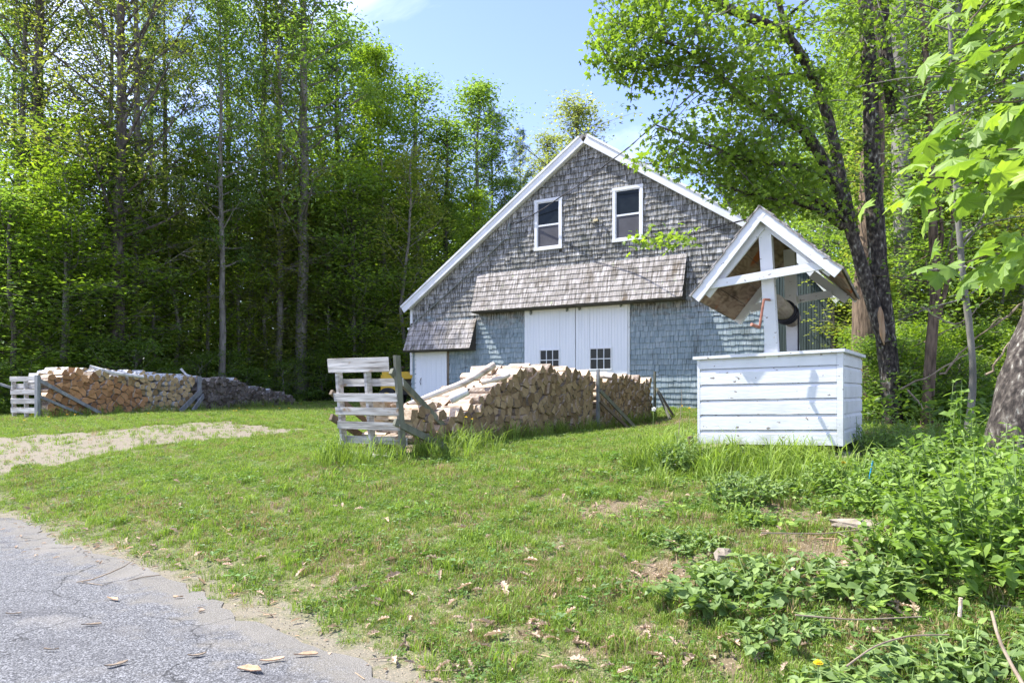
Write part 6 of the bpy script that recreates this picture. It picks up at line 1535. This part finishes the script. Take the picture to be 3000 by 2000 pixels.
bushy('ground_vine', 'leafy vine spreading over the bottom right corner', (1.95, 3.05), (.85, .45, .17), 210, 4, .078, 'l_ivy', rs, 'plant', nsingle=280)
bushy('weed_clump', 'feathery dark green weed clump at the bottom right centre', tuple(ghit(2280, 1880)[:2]), (.34, .22, .10), 50, 4, .055, 'l_ivy', rs, 'plant', nsingle=100)
bushy('leafy_bush', 'mid sized bush where the bank meets the big right bush', tuple(ghit(2650, 1480)[:2]), (.5, .5, .36), 80, 6, .07, 'l_bush', rs, nsingle=120)
bushy('weed_clump', 'broad grassy weeds below the middle of the well', tuple(ghit(2180, 1460)[:2]), (.5, .4, .22), 70, 4, .06, 'l_ivy', rs, 'plant', nsingle=100)
bushy('leafy_bush', 'bush below the blue stake at the top of the bank', tuple(ghit(2790, 1430)[:2]), (.5, .5, .40), 80, 6, .07, 'l_bush', rs, nsingle=60)
bushy('weed_clump', 'leafy clump spilling from the big bush onto the bank', tuple(ghit(2640, 1640)[:2]), (.35, .35, .25), 50, 5, .065, 'l_bush', rs, 'plant', nsingle=100)
bushy('weed_clump', 'sprawling weeds on the bank left of the broad leaved patch', tuple(ghit(2020, 1600)[:2]), (.35, .3, .12), 40, 4, .05, 'l_ivy', rs, 'plant', nsingle=60)
bushy('weed_clump', 'leafy weeds in front of the white well boards', (2.28, 7.3), (.3, .14, .26), 14, 4, .05, 'l_ivy', rs, 'plant', nsingle=60)
bushy('weed_clump', 'grey green weeds at the left corner of the well', (1.8, 7.6), (.30, .32, .46), 60, 6, .055, 'l_ivy', rs, 'plant', nsingle=100)
bushy('weed_clump', 'bushy weeds at the left foot of the near pallet', (-2.5, 9.85), (.2, .2, .4), 30, 5, .045, 'l_bush', rs, 'plant', nsingle=60)
bushy('weed_clump', 'weeds spilling below the right corner of the well', (3.0, 6.2), (.55, .5, .28), 90, 5, .06, 'l_bush', rs, 'plant', nsingle=120)

# ------------------------------------------------------------------ single small things
om = [oakleaf(rsd(i)) for i in range(5)]; rs = rsd(401)
spots = [(1240, 1630), (1270, 1650), (1480, 1740), (1560, 1840), (1590, 1850), (1700, 1710), (1860, 1700), (2045, 1600), (2240, 1570), (170, 1445), (517, 1417), (600, 1530), (560, 1560), (1360, 1560), (1150, 1700), (1140, 1720), (2300, 1700), (2150, 1900), (1920, 1940), (1700, 1900), (1450, 1880), (2480, 1690), (2600, 1730), (2050, 1790)]
lab = 'curled dry brown oak leaf lying in the grass'
nn = 0
def dleaf(x, y, s, rs):
    px_l = CX + F * x / y; rd_l = float(road_dist(x, y)[0])
    lab = 'dry brown leaf ' + ('by the road edge' if rd_l < 1 else 'on the bank below the well' if px_l > 1900 else 'in the middle of the lawn' if px_l > 1200 else 'in the left part of the lawn') + (' near the picture bottom' if y < 4.2 else ' farther up' if y > 6 else '')
    o = link('dead_leaf', om[rs.randint(5)], label=lab, cat='leaf', group='dry leaves lying in the grass', loc=(x, y, gz(x, y) + .02 + .02 * rs.rand())); o.rotation_euler = (rs.normal(0, .35), rs.normal(0, .35), rs.uniform(0, 6.28)); o.scale = (s, s, s)
for px_, py_ in spots:
    g = ghit(px_, py_); dleaf(g.x, g.y, rs.uniform(.10, .14), rs)
while nn < 270:
    px_, py_ = rs.uniform(0, 2700), rs.uniform(1420, 1990); g = ghit(px_, py_); d_ = float(road_dist(g.x, g.y)[0])
    w_ = .9 if (px_ < 700 and d_ < 1.2) else (.55 if d_ < 2.0 else .25)
    if d_ < .1 or rs.rand() > w_: continue
    dleaf(g.x, g.y, rs.uniform(.06, .12), rs); nn += 1
for _ in range(60):
    px_, py_ = rs.uniform(0, 420), rs.uniform(1540, 1650); py_ += (px_ - 200) * .12; g = ghit(px_, py_)
    o = link('dead_leaf', om[rs.randint(5)], label='small dry leaf scrap blown onto the left of the road', cat='leaf', group='leaf scraps on the road', loc=(g.x, g.y, .014)); o.rotation_euler = (rs.normal(0, .2), rs.normal(0, .2), rs.uniform(0, 6.28)); o.scale = (rs.uniform(.02, .06),) * 3
# bark strips and twigs on the road
def strip(px_, py_, L, w_, yaw, label, dark=False):
    g = ghit(px_, py_); f = MB(); k = 9; top = []; bot = []
    for i in range(k):
        u_ = i / (k - 1) - .5; hw = w_ * .5 * (1 - (abs(u_) * 2) ** RS.uniform(2, 5)) * RS.uniform(.55, 1.2) + .002; o_ = w_ * .35 * math.sin(u_ * 4 + L * 50)
        top.append((u_ * L + RS.normal(0, L * .015), o_ + hw)); bot.append((u_ * L + RS.normal(0, L * .015), o_ - hw * RS.uniform(.6, 1.2)))
    cv = RS.uniform(.1, .5); rl = RS.uniform(.2, .9)
    def zz3(t, h): return (t[0], t[1], h + cv * L * (t[0] / L) ** 2 * .6 + rl * abs(t[1]) * .8)
    V = [zz3(t, .009) for t in top] + [zz3(t, .009) for t in bot] + [zz3(t, .002) for t in top] + [zz3(t, .002) for t in bot]
    fc = []
    for i in range(k - 1):
        fc += [[i, k + i, k + i + 1, i + 1], [2 * k + i, 2 * k + i + 1, 3 * k + i + 1, 3 * k + i], [i, i + 1, 2 * k + i + 1, 2 * k + i], [k + i, 3 * k + i, 3 * k + i + 1, k + i + 1]]
    fc += [[0, 2 * k, 3 * k, k], [k - 1, 2 * k - 1, 4 * k - 1, 3 * k - 1]]
    f.add(V, fc, RS.rand()); link('bark_strip', f.mesh('bark_strip', M['twig' if dark else 'strip']), label=label, cat='bark', loc=(g.x, g.y, .012), rotz=yaw)
strip(896, 1930, .14, .025, .05, 'orange bark strip farthest right on the road'); strip(797, 1950, .14, .022, .3, 'tan bark strip between the other two near the road bottom'); strip(732, 1978, .16, .045, -.25, 'widest reddish bark piece at the bottom of the road')
strip(330, 1765, .14, .02, -.6, 'curved brown bark piece left on the road below the long twig'); strip(522, 1758, .07, .02, .5, 'small orange bark chip beside the road verge'); strip(577, 1930, .10, .025, .3, 'dark bark fragment left of the orange strips', True); strip(683, 1735, .09, .02, .15, 'tan bark strip on the sandy verge'); strip(790, 1810, .09, .018, .2, 'pale bark chip on the sandy verge further down')
strip(268, 1842, .13, .016, .1, 'thin grey bark sliver low on the left of the road', True); strip(340, 1960, .12, .03, .5, 'crumpled grey bark bit at the lower left of the road', True); strip(590, 1800, .04, .02, 1.0, 'tiny dark chip in the middle of the road', True); strip(40, 1810, .10, .012, .1, 'small dark sliver near the left edge of the road', True); strip(150, 1918, .09, .01, 0, 'small twig piece low on the left of the road', True)
g = ghit(230, 1715); f = MB(); tube(f, [tuple(ghit(a, b) - g + Vector((0, 0, .02 + .03 * k))) for k, (a, b) in enumerate([(225, 1712), (270, 1716), (320, 1707), (365, 1695), (398, 1680)])], [.004, .006, .006, .005, .003], 5); tube(f, [tuple(ghit(a, b) - g + Vector((0, 0, .02))) for a, b in [(240, 1712), (300, 1722), (330, 1712)]], .003, 4)
link('fallen_twig', f.mesh('fallen_twig', M['twig']), label='long forked twig lying on the road near the verge', cat='twig', loc=tuple(g))
# dandelions
def dandelion(x, y, h, label, group=None, puff=False, r=.02):
    z = gz(x, y); o = root('dandelion', (x, y, z), label, 'flower', 0, group); f = MB(); dx, dy = RS.uniform(-.03, .03, 2); tube(f, [(0, 0, 0), (dx * .4, dy * .4, h * .6), (dx, dy, h)], .0022, 4); link('stem', f.mesh('stem', M['stem']), o)
    f = MB()
    if puff:
        n_ = 220; d = RS.normal(0, 1, (n_, 3)); d /= np.linalg.norm(d, axis=1)[:, None]
        for q in d: f.add([np.array([dx, dy, h]) + q * r * .3, np.array([dx, dy, h]) + q * r + RS.normal(0, .002, 3), np.array([dx, dy, h]) + q * r + RS.normal(0, .004, 3)], [[0, 1, 2]])
        link('seed_head', f.mesh('seed_head', M['puff']), o)
    else:
        for k in range(3):
            rr = r * (1 - .25 * k)
            for j in range(14):
                a = j * 6.283 / 14 + k * .2; a2 = a + .18; q = np.array([dx, dy, h])
                f.add([q + (0, 0, .002 * k), q + np.array([rr * math.cos(a - .18), rr * math.sin(a - .18), .002 + .005 * k]), q + np.array([rr * 1.1 * math.cos(a), rr * 1.1 * math.sin(a), .003 + .006 * k]), q + np.array([rr * math.cos(a2), rr * math.sin(a2), .002 + .005 * k])], [[0, 1, 2, 3]])
        link('flower_head', f.mesh('flower_head', M['flower']), o)
def dpx(px_, py_, Y, label, group=None, puff=False, r=.02):
    p = P(px_, py_, Y); z = gz(p.x, p.y); dandelion(p.x, p.y, max(.04, p.z - z), label, group, puff, r)
dpx(2397, 1942, 3.0, 'single dandelion in flower near the bottom edge of the bank', r=.019); dpx(2475, 1355, 6.6, 'dandelion flowering under the right corner of the well', r=.03)
dpx(1246, 1234, 9.9, 'dandelion flowering left of the pair in front of the near stack', r=.025); dpx(1372, 1222, 10.3, 'taller dandelion of the pair before the near stack', r=.025); dpx(1380, 1228, 10.2, 'lower dandelion of the pair before the near stack', r=.02)
dpx(1911, 1198, 8.6, 'white dandelion seed head standing left of the well', puff=True, r=.024)
dpx(2000, 1190, 8.9, 'small dandelion in flower by the barn shingles left of the well', r=.018); dpx(2020, 1196, 8.6, 'dandelion flowering closest to the left corner of the well', r=.02)
for (a, b) in [(95, 1218), (142, 1225), (73, 1235), (160, 1208), (193, 1217), (223, 1217), (90, 1180), (75, 1190), (58, 1167), (436, 1213), (685, 1205), (693, 1205), (700, 1198), (722, 1204), (770, 1190), (800, 1192), (820, 1197), (845, 1197), (880, 1182)]:
    g = ghit(a, b + 8); Y = min(g.y, 30); p = P(a, b, Y); 
    dandelion(p.x, p.y, .10 if g.y < 30 else .1, 'far dandelion flowering along the foot of the far left stack', 'dandelions by the far left stack', r=.032)
# blue stake, birch stick, dead stems
p = P(2545, 1375, 5.9); f = MB(); tube(f, [(0, 0, -.1), (.035, 0, .07)], .007, 6); link('plastic_stake', f.mesh('plastic_stake', M['blue']), label='short bright blue plastic stake leaning right below the well', cat='stake', loc=tuple(p))
def stick(pts, r0, r1, m, label, nm='stick'):
    Q = smoothpath([tuple(p) for p in pts], 14); c0 = tuple(Q.mean(0)); f = MB(); tube(f, Q, np.linspace(r0, r1, 14), 7, noise=.08); link(nm, f.mesh(nm, M[m], origin=c0), label=label, cat='stick', loc=c0)
stick([P(2905, 1790, 2.75), P(2925, 1870, 2.65), P(2960, 1940, 2.6), P(3000, 2010, 2.5)], .005, .007, 'twig', 'grey branch lying through the vines at the bottom right corner')
stick([P(2815, 1750, 3.1), P(2812, 1805, 3.1)], .008, .008, 'split', 'short pale stub sticking up left of the big bush')
stick([P(2480, 1950, 2.8), P(2560, 1890, 2.85), P(2660, 1860, 2.9), P(2780, 1858, 2.95)], .004, .003, 'twig', 'arched tan vine stem crossing the bottom right')
stick([P(2330, 1800, 3.3), P(2500, 1815, 3.3), P(2700, 1805, 3.35)], .004, .003, 'twig', 'straight dry stalk lying across the bank')
stick([P(2230, 1560, 4.3), P(2420, 1563, 4.4), P(2560, 1545, 4.5)], .004, .003, 'twig', 'thin dry stalk lying below the well on the bank')
stick([P(1985, 1300, 7.9), P(1999, 1160, 7.9), P(1996, 1140, 7.9)], .004, .003, 'twig', 'dry upright weed stalk left of the well')
p = ghit(2030, 1300); f = MB(); tube(f, [(0, 0, 0), (-.05, 0, .3)], [.04, .03], 7, noise=.15); link('old_stump', f.mesh('old_stump', M['barkbrown']), label='rotten brown stake at the left corner of the well', cat='stump', loc=(2.0, 7.85, gz(2.0, 7.85)))
# long dandelion and grass stems arching before the stack
for i, (a, b, c_) in enumerate([((1330, 1320, 9.9), (1375, 1270, 9.9), (1386, 1225, 9.9)), ((1300, 1330, 9.8), (1345, 1290, 9.8), (1340, 1262, 9.8)), ((1300, 1318, 9.9), (1298, 1270, 9.9), (1290, 1240, 9.9)), ((1385, 1318, 10), (1392, 1270, 10), (1378, 1232, 10))]):
    stick([P(*a), P(*b), P(*c_)], .005, .003, 'stem', ['long pale stem arching farthest right before the near stack', 'bent pale stem curving in front of the near stack', 'upright stem nearest the pallet brace', 'curved stem under the dandelion pair'][i], 'plant_stem')
print('INFO leaves', NLEAF, 'grass', NG, 'logs', len(LOGS), 'walls', len(walls), 'mapleleaf', nlf)
